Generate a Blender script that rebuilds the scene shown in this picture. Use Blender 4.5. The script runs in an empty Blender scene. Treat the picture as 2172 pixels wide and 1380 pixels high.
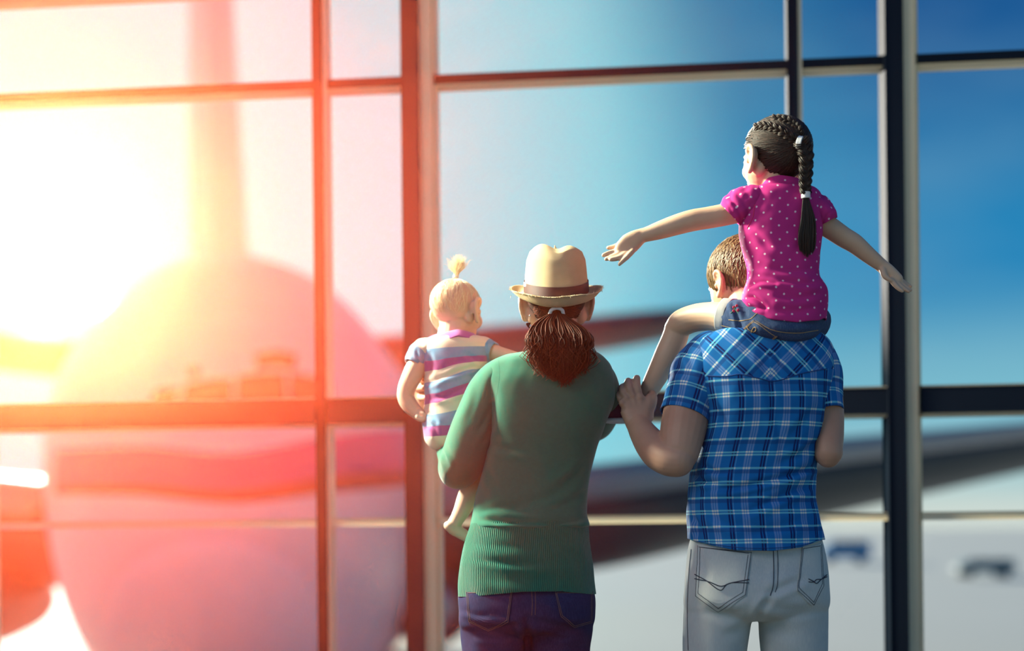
import bpy, bmesh, math, random
import numpy as np
from mathutils import Vector, Matrix
from mathutils.bvhtree import BVHTree

scene = bpy.context.scene
COL = scene.collection
PI = math.pi

# ------------------------------------------------------------------ camera
F = 3000.0                       # focal length in pixels of the 2172 px frame
CX, HY = 1086.0, 1117.0          # principal column, horizon row
CAMZ = 1.02
ROLL = math.radians(0.6)
cam_d = bpy.data.cameras.new('camera')
cam_d.sensor_width = 36.0
cam_d.lens = 36.0 * F / 2172.0
cam_d.shift_y = (HY - 690.0) / 2172.0
cam_d.clip_start = 0.05
cam_d.clip_end = 3000
cam_d.dof.use_dof = True
cam_d.dof.focus_distance = 3.52
cam_d.dof.aperture_fstop = 1.05
cam = bpy.data.objects.new('camera', cam_d)
COL.objects.link(cam)
cam.matrix_world = (Matrix.Translation((0, 0, CAMZ)) @ Matrix.Rotation(ROLL, 4, 'Y')
                    @ Matrix.Rotation(PI / 2, 4, 'X'))
scene.camera = cam
CR, SR = math.cos(ROLL), math.sin(ROLL)

def ray(px, py):
    u = (px - CX) / F
    v = (HY - py) / F
    return Vector((u * CR + v * SR, 1.0, -u * SR + v * CR))

def P(px, py, Y):
    d = ray(px, py)
    return Vector((d.x * Y, Y, CAMZ + d.z * Y))

# ------------------------------------------------------------------ world, sun, lamps, exposure
sun_dir = ray(95, 520).normalized()
world = bpy.data.worlds.new('sky')
scene.world = world
world.use_nodes = True
wn, wl = world.node_tree.nodes, world.node_tree.links
wn.clear()
def W(kind, **kw):
    n = wn.new(kind)
    for k, v in kw.items():
        setattr(n, k, v)
    return n
w_tc = W('ShaderNodeTexCoord')
w_nm = W('ShaderNodeVectorMath', operation='NORMALIZE')
wl.new(w_tc.outputs['Generated'], w_nm.inputs[0])
w_dot = W('ShaderNodeVectorMath', operation='DOT_PRODUCT')
w_dot.inputs[1].default_value = sun_dir
wl.new(w_nm.outputs[0], w_dot.inputs[0])
w_acos = W('ShaderNodeMath', operation='ARCCOSINE')
wl.new(w_dot.outputs['Value'], w_acos.inputs[0])
w_sep = W('ShaderNodeSeparateXYZ')
wl.new(w_nm.outputs[0], w_sep.inputs[0])
def ramp(src, stops, scale):
    m = W('ShaderNodeMath', operation='MULTIPLY', use_clamp=True)
    m.inputs[1].default_value = scale
    wl.new(src, m.inputs[0])
    r = W('ShaderNodeValToRGB')
    r.color_ramp.interpolation = 'EASE'
    el = r.color_ramp.elements
    while len(el) > 1:
        el.remove(el[-1])
    el[0].position, el[0].color = stops[0][0] * scale, (*stops[0][1], 1)
    for p_, c in stops[1:]:
        e = el.new(p_ * scale)
        e.color = (*c, 1)
    wl.new(m.outputs[0], r.inputs[0])
    return r.outputs[0]
# elevation gradient (sine of elevation): pale haze at the horizon, deep blue above
sky_el = ramp(w_sep.outputs['Z'], [(0.0, (.66, .72, .66)), (.035, (.42, .62, .64)), (.08, (.20, .50, .62)), (.18, (.022, .24, .50)),
                                   (.34, (.012, .10, .30)), (1.0, (.008, .07, .24))], 1.0)
# bright hazy aureole around the sun (angle in radians)
glow = ramp(w_acos.outputs[0], [(0.0, (1, 1, 1)), (.16, (.97,) * 3), (.28, (.92,) * 3), (.37, (.86,) * 3),
                                (.49, (.18,) * 3), (.60, (0, 0, 0)), (3.14, (0, 0, 0))], 1 / 3.15)
glow_c = ramp(w_acos.outputs[0], [(0.0, (.50, .75, .72)), (.10, (.16, .60, .70)), (.20, (.13, .71, .77)),
                                  (.34, (.26, .74, .84)), (.6, (.10, .50, .66)), (3.14, (.40, .62, .72))], 1 / 3.15)
# soft cloud streaks
w_map = W('ShaderNodeMapping')
w_map.inputs['Scale'].default_value = (3.0, 3.0, 7.0)
wl.new(w_nm.outputs[0], w_map.inputs[0])
w_ns = W('ShaderNodeTexNoise')
w_ns.inputs['Scale'].default_value = 1.6
w_ns.inputs['Detail'].default_value = 3.0
wl.new(w_map.outputs[0], w_ns.inputs['Vector'])
w_cr = W('ShaderNodeMapRange')
w_cr.inputs[1].default_value, w_cr.inputs[2].default_value = .45, .75
w_cr.inputs[3].default_value, w_cr.inputs[4].default_value = 0.0, .16
wl.new(w_ns.outputs[0], w_cr.inputs[0])
w_cl = W('ShaderNodeMix', data_type='RGBA')
wl.new(w_cr.outputs[0], w_cl.inputs[0])
wl.new(sky_el, w_cl.inputs[6])
w_cl.inputs[7].default_value = (.30, .50, .60, 1)
w_mx = W('ShaderNodeMix', data_type='RGBA')
wl.new(glow, w_mx.inputs[0])
wl.new(w_cl.outputs[2], w_mx.inputs[6])
wl.new(glow_c, w_mx.inputs[7])
w_bg = W('ShaderNodeBackground')
w_bg.inputs['Strength'].default_value = 1.0
wl.new(w_mx.outputs[2], w_bg.inputs['Color'])
w_out = W('ShaderNodeOutputWorld')
wl.new(w_bg.outputs[0], w_out.inputs['Surface'])

def aim(o, d):
    o.rotation_euler = Vector(d).to_track_quat('-Z', 'Y').to_euler()

sun_l = bpy.data.lights.new('sun', 'SUN')
sun_l.energy = 8.0
sun_l.angle = math.radians(1.0)
sun_l.color = (1.0, .93, .82)
sun = bpy.data.objects.new('sun', sun_l)
COL.objects.link(sun)
aim(sun, -sun_dir)

def area(name, loc, target, size, energy, color, sy=None, spread=180):
    l = bpy.data.lights.new(name, 'AREA')
    l.shape = 'RECTANGLE'
    l.size, l.size_y = size, sy or size
    l.energy = energy
    l.color = color
    l.spread = math.radians(spread)
    o = bpy.data.objects.new(name, l)
    COL.objects.link(o)
    o.location = loc
    aim(o, Vector(target) - Vector(loc))
    return o
# added lamps without a visible source: warm key from the left, neutral fill
area('added_key_light', (-2.6, 4.35, 3.5), (0.3, 3.5, 1.4), 0.7, 130, (1.0, .88, .66), None, 64)
area('added_fill_light', (-1.8, 1.5, 2.9), (0.2, 3.6, 1.3), 1.4, 25, (1.0, .95, .92))

scene.view_settings.view_transform = 'Standard'
scene.view_settings.look = 'None'
scene.view_settings.exposure = 0.0
scene.view_settings.gamma = 1.0
scene.view_settings.use_curve_mapping = False
scene.cycles.use_denoising = True
scene.cycles.max_bounces = 6
scene.cycles.transparent_max_bounces = 12
scene.cycles.volume_bounces = 0

# ------------------------------------------------------------------ helpers
random.seed(7)
RNG = np.random.default_rng(7)

def link(name, me, parent=None, mat=None, kind=None, smooth=True):
    o = bpy.data.objects.new(name, me)
    COL.objects.link(o)
    if mat is not None:
        for m in (mat if isinstance(mat, (list, tuple)) else [mat]):
            me.materials.append(m)
    if parent is not None:
        o.parent = parent
        o.matrix_parent_inverse = Matrix.Translation(-parent.matrix_basis.translation)
    if kind:
        o['kind'] = kind
    if smooth and len(me.polygons):
        me.polygons.foreach_set('use_smooth', [True] * len(me.polygons))
    return o

def empty(name, loc, label, cat, group=None):
    o = bpy.data.objects.new(name, None)
    COL.objects.link(o)
    o.location = loc
    o.empty_display_size = .1
    o['label'], o['category'] = label, cat
    if group:
        o['group'] = group
    return o

def tag(o, label=None, cat=None, group=None, kind=None):
    for k, v in (('label', label), ('category', cat), ('group', group), ('kind', kind)):
        if v:
            o[k] = v
    return o

def mesh(name, verts, faces, uv=None):
    me = bpy.data.meshes.new(name)
    me.from_pydata([tuple(v) for v in verts], [], faces)
    me.update()
    if uv is not None:
        lay = me.uv_layers.new(name='UVMap')
        vi = np.empty(len(me.loops), dtype=np.int32)
        me.loops.foreach_get('vertex_index', vi)
        lay.data.foreach_set('uv', np.asarray(uv, dtype=np.float32)[vi].ravel())
    return me

# node-material builder
class NM:
    def __init__(self, name):
        self.m = bpy.data.materials.new(name)
        self.m.use_nodes = True
        self.n, self.l = self.m.node_tree.nodes, self.m.node_tree.links
        self.b = self.n['Principled BSDF']
    def N(self, kind, ins=None, **kw):
        n = self.n.new(kind)
        for k, v in kw.items():
            setattr(n, k, v)
        for k, v in (ins or {}).items():
            s = n.inputs[k]
            if isinstance(v, bpy.types.NodeSocket):
                self.l.new(v, s)
            else:
                s.default_value = v
        return n
    def math(self, op, a, b=0.0, c=None, clamp=False):
        n = self.N('ShaderNodeMath', operation=op, use_clamp=clamp)
        for i, v in enumerate((a, b) if c is None else (a, b, c)):
            if isinstance(v, bpy.types.NodeSocket):
                self.l.new(v, n.inputs[i])
            else:
                n.inputs[i].default_value = v
        return n.outputs[0]
    def mix(self, f, a, b, mode='MIX'):
        n = self.N('ShaderNodeMix', data_type='RGBA', blend_type=mode)
        for i, v in ((0, f), (6, a), (7, b)):
            if isinstance(v, bpy.types.NodeSocket):
                self.l.new(v, n.inputs[i])
            else:
                n.inputs[i].default_value = v if i == 0 else (*v[:3], 1)
        return n.outputs[2]
    def noise(self, scale, detail=3, vec=None, rough=.5):
        n = self.N('ShaderNodeTexNoise', {'Scale': scale, 'Detail': detail, 'Roughness': rough})
        if vec is not None:
            self.l.new(vec, n.inputs['Vector'])
        return n.outputs[0]
    def bump(self, h, strength=.3, dist=.002):
        n = self.N('ShaderNodeBump', {'Strength': strength, 'Distance': dist, 'Height': h})
        self.l.new(n.outputs[0], self.b.inputs['Normal'])
    def col(self, v):
        if isinstance(v, bpy.types.NodeSocket):
            self.l.new(v, self.b.inputs['Base Color'])
        else:
            self.b.inputs['Base Color'].default_value = (*v[:3], 1)
    def set(self, **kw):
        for k, v in kw.items():
            self.b.inputs[k.replace('_', ' ')].default_value = v
        return self

def simple(name, c, rough=.6, var=.12, scale=12, bump=0, bscale=200, metal=0, spec=.35):
    k = NM(name)
    tc = k.N('ShaderNodeTexCoord').outputs['Object']
    n = k.noise(scale, 4, tc)
    f = k.math('MULTIPLY_ADD', n, 1.0, 0.0)
    lo = [x * (1 - var) for x in c]
    hi = [min(1, x * (1 + var)) for x in c]
    k.col(k.mix(f, lo, hi))
    k.set(Roughness=rough, Metallic=metal, Specular_IOR_Level=spec)
    if bump:
        k.bump(k.noise(bscale, 2, tc), bump, .001)
    return k.m

# ------------------------------------------------------------------ setting materials
M_dark = simple('charcoal_frame_paint', (.008, .013, .024), .75, .1, 6, spec=.08)
M_cream = simple('cream_frame_paint', (.80, .68, .46), .5, .08, 5)
M_floor = simple('floor_stone', (.055, .055, .06), .45, .15, 3)
M_apron = simple('apron_concrete', (.68, .69, .59), .75, .06, .05, spec=.3)
kg = NM('window_glass')
kg.n.remove(kg.b)
g_t = kg.N('ShaderNodeBsdfTransparent', {'Color': (.985, .992, .99, 1)})
g_g = kg.N('ShaderNodeBsdfGlossy', {'Roughness': .02, 'Color': (1, 1, 1, 1)})
g_f = kg.N('ShaderNodeFresnel', {'IOR': 1.08})
g_m = kg.N('ShaderNodeMixShader')
kg.l.new(g_f.outputs[0], g_m.inputs[0])
kg.l.new(g_t.outputs[0], g_m.inputs[1])
kg.l.new(g_g.outputs[0], g_m.inputs[2])
kg.l.new(g_m.outputs[0], kg.n['Material Output'].inputs['Surface'])
M_glass = kg.m

# ------------------------------------------------------------------ window wall
DC, KF = 5.0, .101                       # facade plane: Y + KF*X = DC
fac_t = Vector((1, -KF, 0)).normalized()     # along the wall, to the right
fac_n = Vector((-KF, -1, 0)).normalized()    # into the room
fac_o = Vector((0, DC, 0))
def fac_s(px, py=700):
    d = ray(px, py)
    t = (DC) / (d.y + KF * d.x)
    p = Vector((d.x * t, d.y * t, CAMZ + d.z * t))
    return (p - fac_o).dot(fac_t), p.z
def fac_box(s0, s1, z0, z1, n0, n1, bev=.004):
    bm = bmesh.new()
    bmesh.ops.create_cube(bm, size=1)
    for v in bm.verts:
        s = s0 if v.co.x < 0 else s1
        n = n0 if v.co.y < 0 else n1
        z = z0 if v.co.z < 0 else z1
        v.co = fac_o + fac_t * s + fac_n * n + Vector((0, 0, z))
    if bev:
        bmesh.ops.bevel(bm, geom=bm.edges[:], offset=bev, segments=2, affect='EDGES', profile=.6)
    bmesh.ops.recalc_face_normals(bm, faces=bm.faces)
    me = bpy.data.meshes.new('frame')
    bm.to_mesh(me)
    bm.free()
    return me
ZT, ZB = 3.35, 0.0
POSTS = [fac_s(898)[0], fac_s(1912)[0]]
PER = POSTS[1] - POSTS[0]
S0, S1 = POSTS[0] - 2 * PER, POSTS[1] + 1.2 * PER
win = empty('window_1', fac_o, 'tall dark-framed window wall with cream returns and gridded panes', 'window')
win['kind'] = 'structure'
post_w = fac_s(935)[0] - fac_s(866)[0]
dark_w = fac_s(893)[0] - fac_s(864)[0]
posts = [POSTS[0] - PER, POSTS[0], POSTS[1], POSTS[1] + PER]
for s in posts:
    a = s - post_w / 2
    link('post', fac_box(a, a + dark_w + .012, ZB, ZT, -.06, .075), win, M_dark, smooth=False)
    link('post_return', fac_box(a + dark_w + .012, a + post_w - .012, ZB, ZT, -.06, .045), win, M_cream, smooth=False)
    link('glazing_bead', fac_box(a + post_w - .012, a + post_w, ZB, ZT, -.05, .03, .002), win, M_cream, smooth=False)
mull_off = fac_s(688)[0] - POSTS[0]
mw = fac_s(701)[0] - fac_s(674)[0]
mulls = [s + mull_off for s in posts] 
def zb(py, px=1086):
    return fac_s(px, py)[1]
# horizontal rails: (top row, bottom row) read at column 1086
RAILS = [('rail', zb(-46), zb(-102), 'dark'), ('glazing_bar', zb(176), zb(159), 'dark'), ('rail', zb(894), zb(841), 'dark'),
         ('glazing_bar', zb(1112), zb(1095), 'cream'), ('rail', zb(1560), zb(1500), 'dark'), ('sill', 0.0, .10, 'dark')]
edges = sorted({S0, S1} | set(posts))
for s in mulls:
    if s < S0 or s > S1:
        continue
    link('mullion', fac_box(s - mw / 2, s + mw / 2 - .010, .10, ZT, -.03, .05), win, M_dark, smooth=False)
    link('mullion_return', fac_box(s + mw / 2 - .010, s + mw / 2 + .004, .10, ZT, -.03, .040, .002), win, M_cream, smooth=False)
spans = []
xs = sorted([S0] + posts + mulls + [S1])
xs = [x for x in xs if S0 <= x <= S1]
for a, b in zip(xs[:-1], xs[1:]):
    ra = post_w / 2 if a in posts else mw / 2
    rb = post_w / 2 if b in posts else mw / 2
    spans.append((a + ra, b - rb))
for a, b in spans:
    for nm, z0, z1, c in RAILS:
        z0_, z1_ = max(0, min(z0, z1)), max(z0, z1)
        depth = .06 if nm != 'glazing_bar' else .035
        link(nm, fac_box(a - .004, b + .004, z0_, z1_, -.045, depth), win, M_dark if c == 'dark' else M_cream, smooth=False)
        if c == 'dark' and z0_ > .2:
            link('rail_lip', fac_box(a - .004, b + .004, z0_ - .009, z0_ + .001, -.040, depth - .012, .002), win, M_cream, smooth=False)
            if nm == 'rail':
                link('rail_lip', fac_box(a - .004, b + .004, z1_ - .001, z1_ + .007, -.040, depth - .012, .002), win, M_cream, smooth=False)
    zs = sorted((max(0, min(r[1], r[2])), max(r[1], r[2])) for r in RAILS)
    for (z0, z1), (z2, z3) in zip(zs[:-1], zs[1:]):
        link('pane', fac_box(a - .004, b + .004, z1 - .004, z2 + .004, -.009, -.003, 0), win, M_glass, smooth=False)

def box(name, x0, x1, y0, y1, z0, z1, mat, **kw):
    v = [(x, y, z) for x in (x0, x1) for y in (y0, y1) for z in (z0, z1)]
    f = [(0, 1, 3, 2), (4, 6, 7, 5), (0, 4, 5, 1), (2, 3, 7, 6), (0, 2, 6, 4), (1, 5, 7, 3)]
    return link(name, mesh(name, v, f), None, mat, smooth=False, **kw)
fl = box('floor', -6, 6, -2.5, 5.6, -.15, 0, M_floor, kind='structure')
fl['label'] = 'polished grey stone floor of the departure hall'
ap = box('apron_ground', -400, 400, 6.5, 900, -3.6, -3.2, M_apron, kind='structure')
ap['label'] = 'pale concrete apron outside the window'
# ------------------------------------------------------------------ mesh builders
def catmull(pts, n):
    """Resample a list of vectors/tuples (any dimension) with a Catmull-Rom spline to n points."""
    p = np.array([list(q) for q in pts], dtype=float)
    if len(p) == 2:
        t = np.linspace(0, 1, n)[:, None]
        return p[0] * (1 - t) + p[1] * t
    e = np.vstack([2 * p[0] - p[1], p, 2 * p[-1] - p[-2]])
    seg = np.linspace(0, len(p) - 1, n)
    i = np.minimum(seg.astype(int), len(p) - 2)
    t = (seg - i)[:, None]
    p0, p1, p2, p3 = e[i], e[i + 1], e[i + 2], e[i + 3]
    return .5 * ((2 * p1) + (p2 - p0) * t + (2 * p0 - 5 * p1 + 4 * p2 - p3) * t ** 2 + (3 * p1 - p0 - 3 * p2 + p3) * t ** 3)

def grid_mesh(name, V, wrap=True, caps=(True, True), uv=None):
    """V: rows x cols x 3 array -> mesh."""
    r, c, _ = V.shape
    verts = V.reshape(-1, 3)
    faces = []
    cc = c if wrap else c - 1
    for i in range(r - 1):
        for j in range(cc):
            k = (j + 1) % c
            faces.append((i * c + j, i * c + k, (i + 1) * c + k, (i + 1) * c + j))
    verts = list(map(tuple, verts))
    if uv is not None:
        uv = list(map(tuple, uv.reshape(-1, 2)))
    if wrap:
        if caps[0]:
            verts.append(tuple(V[0].mean(0)))
            q = len(verts) - 1
            faces += [(q, (j + 1) % c, j) for j in range(c)]
            if uv is not None:
                uv.append(uv[0])
        if caps[1]:
            verts.append(tuple(V[-1].mean(0)))
            q = len(verts) - 1
            b = (r - 1) * c
            faces += [(q, b + j, b + (j + 1) % c) for j in range(c)]
            if uv is not None:
                uv.append(uv[-1])
    me = mesh(name, verts, faces, uv)
    bm = bmesh.new()
    bm.from_mesh(me)
    bmesh.ops.recalc_face_normals(bm, faces=bm.faces)
    bm.to_mesh(me)
    bm.free()
    return me

def frames(pts, up=(0, 1, 0)):
    """Tangent / side / up frames along a polyline, rotation-minimising from an up hint."""
    pts = np.asarray(pts, float)
    T = np.gradient(pts, axis=0)
    T /= np.linalg.norm(T, axis=1)[:, None] + 1e-12
    U = np.array(up, float)
    S_, U_ = [], []
    for t in T:
        U = U - t * U.dot(t)
        U /= np.linalg.norm(U) + 1e-12
        S_.append(np.cross(t, U))
        U_.append(U.copy())
    return T, np.array(S_), np.array(U_)

def tube(name, pts, rs, n=24, seg=16, up=(0, 1, 0), round_ends=True, caps=(True, True), ry=None, sq=2.0):
    """Tapered tube through pts; rs radius (across), ry radius along the up hint."""
    ry = rs if ry is None else ry
    q = catmull([(*p, r, y) for p, r, y in zip(pts, rs, ry)], n)
    if round_ends:
        def cap(row, nxt, sign):
            d = row[:3] - nxt[:3]
            d /= np.linalg.norm(d) + 1e-12
            out = []
            for a in (.35, .65, .88, .985):
                h = math.sqrt(1 - a * a) if sign else 0
                out.append(np.array([*(row[:3] + d * (row[3] * a)), row[3] * h, row[4] * h]))
            return out
        a = cap(q[0], q[1], 1)[::-1]
        b = cap(q[-1], q[-2], 1)
        q = np.vstack([a, q, b])
    T, S_, U_ = frames(q[:, :3], up)
    th = np.linspace(0, 2 * PI, seg, endpoint=False)
    c, s = np.cos(th), np.sin(th)
    if sq != 2.0:
        c, s = np.sign(c) * np.abs(c) ** (2 / sq), np.sign(s) * np.abs(s) ** (2 / sq)
    V = (q[:, None, :3] + S_[:, None, :] * (q[:, 3, None] * c)[..., None] + U_[:, None, :] * (q[:, 4, None] * s)[..., None])
    L = np.concatenate([[0], np.cumsum(np.linalg.norm(np.diff(q[:, :3], axis=0), axis=1))])
    uv = np.stack([np.broadcast_to(th / (2 * PI), (len(q), seg)), np.broadcast_to(L[:, None], (len(q), seg))], -1)
    return grid_mesh(name, V, True, caps, uv)

def join(name, meshes):
    bm = bmesh.new()
    for m in meshes:
        bm.from_mesh(m)
        bpy.data.meshes.remove(m)
    me = bpy.data.meshes.new(name)
    bm.to_mesh(me)
    bm.free()
    return me

def remesh(me, voxel, smooth=2):
    """Union of overlapping closed shells -> one continuous skin."""
    o = bpy.data.objects.new('tmp', me)
    COL.objects.link(o)
    m = o.modifiers.new('r', 'REMESH')
    m.mode = 'VOXEL'
    m.voxel_size = voxel
    if smooth:
        s = o.modifiers.new('s', 'SMOOTH')
        s.factor = .5
        s.iterations = smooth
    dg = bpy.context.evaluated_depsgraph_get()
    out = bpy.data.meshes.new_from_object(o.evaluated_get(dg), depsgraph=dg)
    bpy.data.objects.remove(o)
    bpy.data.meshes.remove(me)
    return out

def co_of(me):
    a = np.empty(len(me.vertices) * 3, dtype=np.float32)
    me.vertices.foreach_get('co', a)
    return a.reshape(-1, 3).astype(float)

def set_co(me, a):
    me.vertices.foreach_set('co', np.asarray(a, dtype=np.float32).ravel())
    me.update()

def bvh_of(*mes):
    vs, fs = [], []
    for me in mes:
        b = len(vs)
        vs += [tuple(v.co) for v in me.vertices]
        fs += [tuple(b + i for i in p.vertices) for p in me.polygons]
    return BVHTree.FromPolygons(vs, fs)

CAM = Vector((0, 0, CAMZ))
def hit(bvh, px, py):
    loc, nor, i, d = bvh.ray_cast(CAM, ray(px, py).normalized())
    return loc, nor

def patch(name, bvh, top, bot, nu, nv, off=.004, thick=.003):
    """Thin shell lying on a surface: rows between two pixel polylines (top, bot), projected on the bvh."""
    A, B = catmull(top, nu), catmull(bot, nu)
    Vf, Vb = [], []
    last = None
    for j in range(nv):
        t = j / (nv - 1)
        for i in range(nu):
            p = A[i] * (1 - t) + B[i] * t
            loc, nor = hit(bvh, *p)
            if loc is None:
                loc, nor = last if last else (P(p[0], p[1], 3.5), Vector((0, -1, 0)))
            if nor.dot(ray(*p)) > 0:
                nor = -nor
            last = (loc, nor)
            Vf.append(loc + nor * off)
            Vb.append(loc + nor * (off - thick))
    n = nu * nv
    faces = []
    for j in range(nv - 1):
        for i in range(nu - 1):
            a = j * nu + i
            faces.append((a, a + 1, a + nu + 1, a + nu))
            faces.append((n + a, n + a + nu, n + a + nu + 1, n + a + 1))
    def side(k):
        for a, b in zip(k[:-1], k[1:]):
            faces.append((a, n + a, n + b, b))
    side(list(range(nu)))
    side([(nv - 1) * nu + i for i in range(nu)][::-1])
    side([j * nu for j in range(nv)][::-1])
    side([j * nu + nu - 1 for j in range(nv)])
    return mesh(name, Vf + Vb, faces)

def seam(name, bvh, pts, r=.0012, n=40, off=.001, dash=0, seg=6):
    """Thread or seam lying on a surface along a pixel polyline; dash > 0 makes single stitches."""
    q = catmull(pts, n)
    W3 = []
    for p in q:
        loc, nor = hit(bvh, *p)
        if loc is None:
            continue
        if nor.dot(ray(*p)) > 0:
            nor = -nor
        W3.append(np.array(loc + nor * off))
    if len(W3) < 4:
        return None
    W3 = np.array(W3)
    if not dash:
        return tube(name, W3, [r] * len(W3), len(W3), seg, (0, 0, 1) if abs(W3[-1] - W3[0])[2] < abs(W3[-1] - W3[0])[0] else (1, 0, 0))
    L = np.concatenate([[0], np.cumsum(np.linalg.norm(np.diff(W3, axis=0), axis=1))])
    ms = []
    k = 0.0
    while k < L[-1] - dash * .3:
        t = np.linspace(k, min(k + dash * .68, L[-1]), 3)
        s = np.stack([np.interp(t, L, W3[:, a]) for a in range(3)], 1)
        ms.append(tube('s', s, [r] * 3, 3, 5, (.2, .3, .9)))
        k += dash
    return join(name, ms)

# ------------------------------------------------------------------ airliner on the apron
M_hull = simple('aircraft_white_paint', (.86, .79, .73), .35, .06, 1.5, spec=.4)
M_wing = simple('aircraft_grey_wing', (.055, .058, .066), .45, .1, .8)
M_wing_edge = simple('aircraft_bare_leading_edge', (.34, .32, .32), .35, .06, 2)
M_mag = simple('aircraft_magenta_band', (.62, .04, .26), .45, .05, 1)
M_red = simple('aircraft_red_band', (.50, .02, .03), .45, .05, 1)
M_cock = simple('cockpit_glass', (.02, .02, .025), .12, .1, 2)
M_rubber = simple('tyre_rubber', (.02, .02, .02), .8, .2, 9)
M_steel = simple('brushed_steel', (.35, .35, .36), .35, .1, 9, metal=.8)
PS = 1.8
NC = P(497, 958, 15.6 * PS)
plane = empty('airliner', (NC.x, 14.0 * PS, -3.2), 'large white airliner seen nose-on through the left window bay', 'airplane')
rows = []
#        Y      half-width  half-height  dz
prof = [(12.15, .02, .02, -.62), (12.22, .30, .28, -.60), (12.45, .66, .62, -.54), (12.9, 1.05, 1.02, -.40), (13.5, 1.40, 1.42, -.22),
        (14.3, 1.69, 1.80, -.08), (15.0, 1.85, 2.05, -.01), (15.6, 1.91, 2.14, 0), (17.5, 1.92, 2.15, 0), (24, 1.92, 2.15, 0),
        (29, 1.85, 2.05, .05), (33, 1.45, 1.55, .35), (37, .85, .9, .8), (40, .25, .3, 1.2)]
prof = [tuple(v * PS for v in r) for r in prof]
q = catmull(prof, 90)
th = np.linspace(0, 2 * PI, 72, endpoint=False)
cth = np.where(np.sin(th) < 0, np.sign(np.cos(th)) * np.abs(np.cos(th)) ** .62, np.cos(th))      # deep, full-bellied lower lobe
V = np.stack([NC.x + q[:, 1, None] * cth, np.broadcast_to(q[:, 0, None], (90, 72)),
              NC.z + q[:, 3, None] + q[:, 2, None] * np.sin(th) * np.where(np.sin(th) < 0, 1.42, 1.0)], -1)
fus = link('fuselage', grid_mesh('fuselage', V), plane, M_hull)
fb = bvh_of(fus.data)
def on_hull(nm, top, bot, mat, nu=14, nv=6, off=.012, parent=plane):
    return link(nm, patch(nm, fb, top, bot, nu, nv, off, .008), parent, mat)
# cockpit panes
on_hull('cockpit_pane', [(392, 815), (440, 806), (492, 802)], [(380, 866), (440, 862), (494, 860)], M_cock)
on_hull('cockpit_pane', [(502, 798), (555, 790), (606, 790)], [(500, 860), (555, 860), (608, 860)], M_cock)
on_hull('cockpit_pane', [(614, 790), (655, 796), (700, 804)], [(614, 860), (658, 862), (708, 868)], M_cock)
on_hull('cockpit_pane', [(330, 828), (355, 824), (380, 823)], [(312, 868), (345, 864), (372, 863)], M_cock)
on_hull('roof_pane', [(540, 752), (585, 744), (630, 752)], [(544, 782), (585, 778), (626, 784)], M_cock)
on_hull('pitot_probe', [(400, 782), (410, 778), (424, 782)], [(402, 797), (412, 800), (422, 797)], M_cock, 6, 4)
# painted band round the nose
on_hull('painted_band', [(118, 955), (300, 948), (497, 962), (700, 925), (800, 912), (868, 908)],
        [(118, 1030), (300, 1030), (497, 1042), (700, 1010), (800, 1000), (868, 996)], M_mag, 40, 8)
on_hull('red_pinstripe', [(118, 1030), (300, 1030), (497, 1042), (700, 1010), (800, 1000), (868, 996)],
        [(118, 1048), (300, 1050), (497, 1066), (700, 1044), (800, 1036), (868, 1030)], M_red, 40, 4)
M_nose_highlight = simple('nose_highlight_paint', (.93, .88, .82), .4, .05, 2)  # pale paint standing in for reflections on the lower nose
on_hull('nose_highlight', [(215, 1330), (250, 1230), (330, 1165), (450, 1140), (570, 1165), (650, 1230), (685, 1330)],
        [(230, 1380), (270, 1470), (340, 1530), (450, 1555), (560, 1530), (630, 1470), (670, 1380)], M_nose_highlight, 36, 16, .02)
def wing(nm, secs, chord, mat, seg=40, edge=None):
    """secs: (px, py, half px, Y) sections of a tapered aerofoil running sideways."""
    q = catmull([(a, b, c, d * PS) for a, b, c, d in secs], 26)
    chord = chord * PS
    th = np.linspace(0, 2 * PI, seg, endpoint=False)
    rowsV = []
    for px, py, h, Y in q:
        c = P(px, py, Y)
        hz_ = h * Y / F
        ch = chord * h / q[0][2] * .6 + chord * .4
        # blunt leading edge toward the viewer, sharp trailing edge
        yy = -np.cos(th)
        zz = np.sin(th) * np.where(yy > 0, 1 - .85 * yy, 1.0)
        rowsV.append(np.stack([np.full(seg, c.x), Y + (yy + .6) * ch / 2, c.z + zz * hz_], -1))
    return link(nm, grid_mesh(nm, np.array(rowsV)), plane, mat)
wr = [(780, 1135, 120, 19.0), (945, 1130, 120, 19.2), (1260, 1096, 118, 19.6), (1500, 1056, 104, 20), (1750, 1013, 88, 20.4), (2172, 948, 56, 21), (2700, 868, 22, 22)]
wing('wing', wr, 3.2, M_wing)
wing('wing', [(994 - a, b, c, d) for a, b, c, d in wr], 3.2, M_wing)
def le(nm, secs):
    pts = [P(a, b - .62 * c, (d - 1.2) * PS) for a, b, c, d in secs]
    rr = [.30 * c * d * PS / F for a, b, c, d in secs]
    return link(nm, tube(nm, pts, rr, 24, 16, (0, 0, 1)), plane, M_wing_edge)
le('leading_edge', wr[1:])
le('leading_edge', [(994 - a, b, c, d) for a, b, c, d in wr][1:])
tr = [(700, 757, 46, 34), (830, 748, 46, 34), (1100, 720, 42, 34.3), (1350, 690, 36, 34.6), (1545, 664, 22, 35)]
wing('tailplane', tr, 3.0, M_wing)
wing('tailplane', [(962 - a, b + 5, c, d) for a, b, c, d in tr], 3.0, M_wing)
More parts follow.
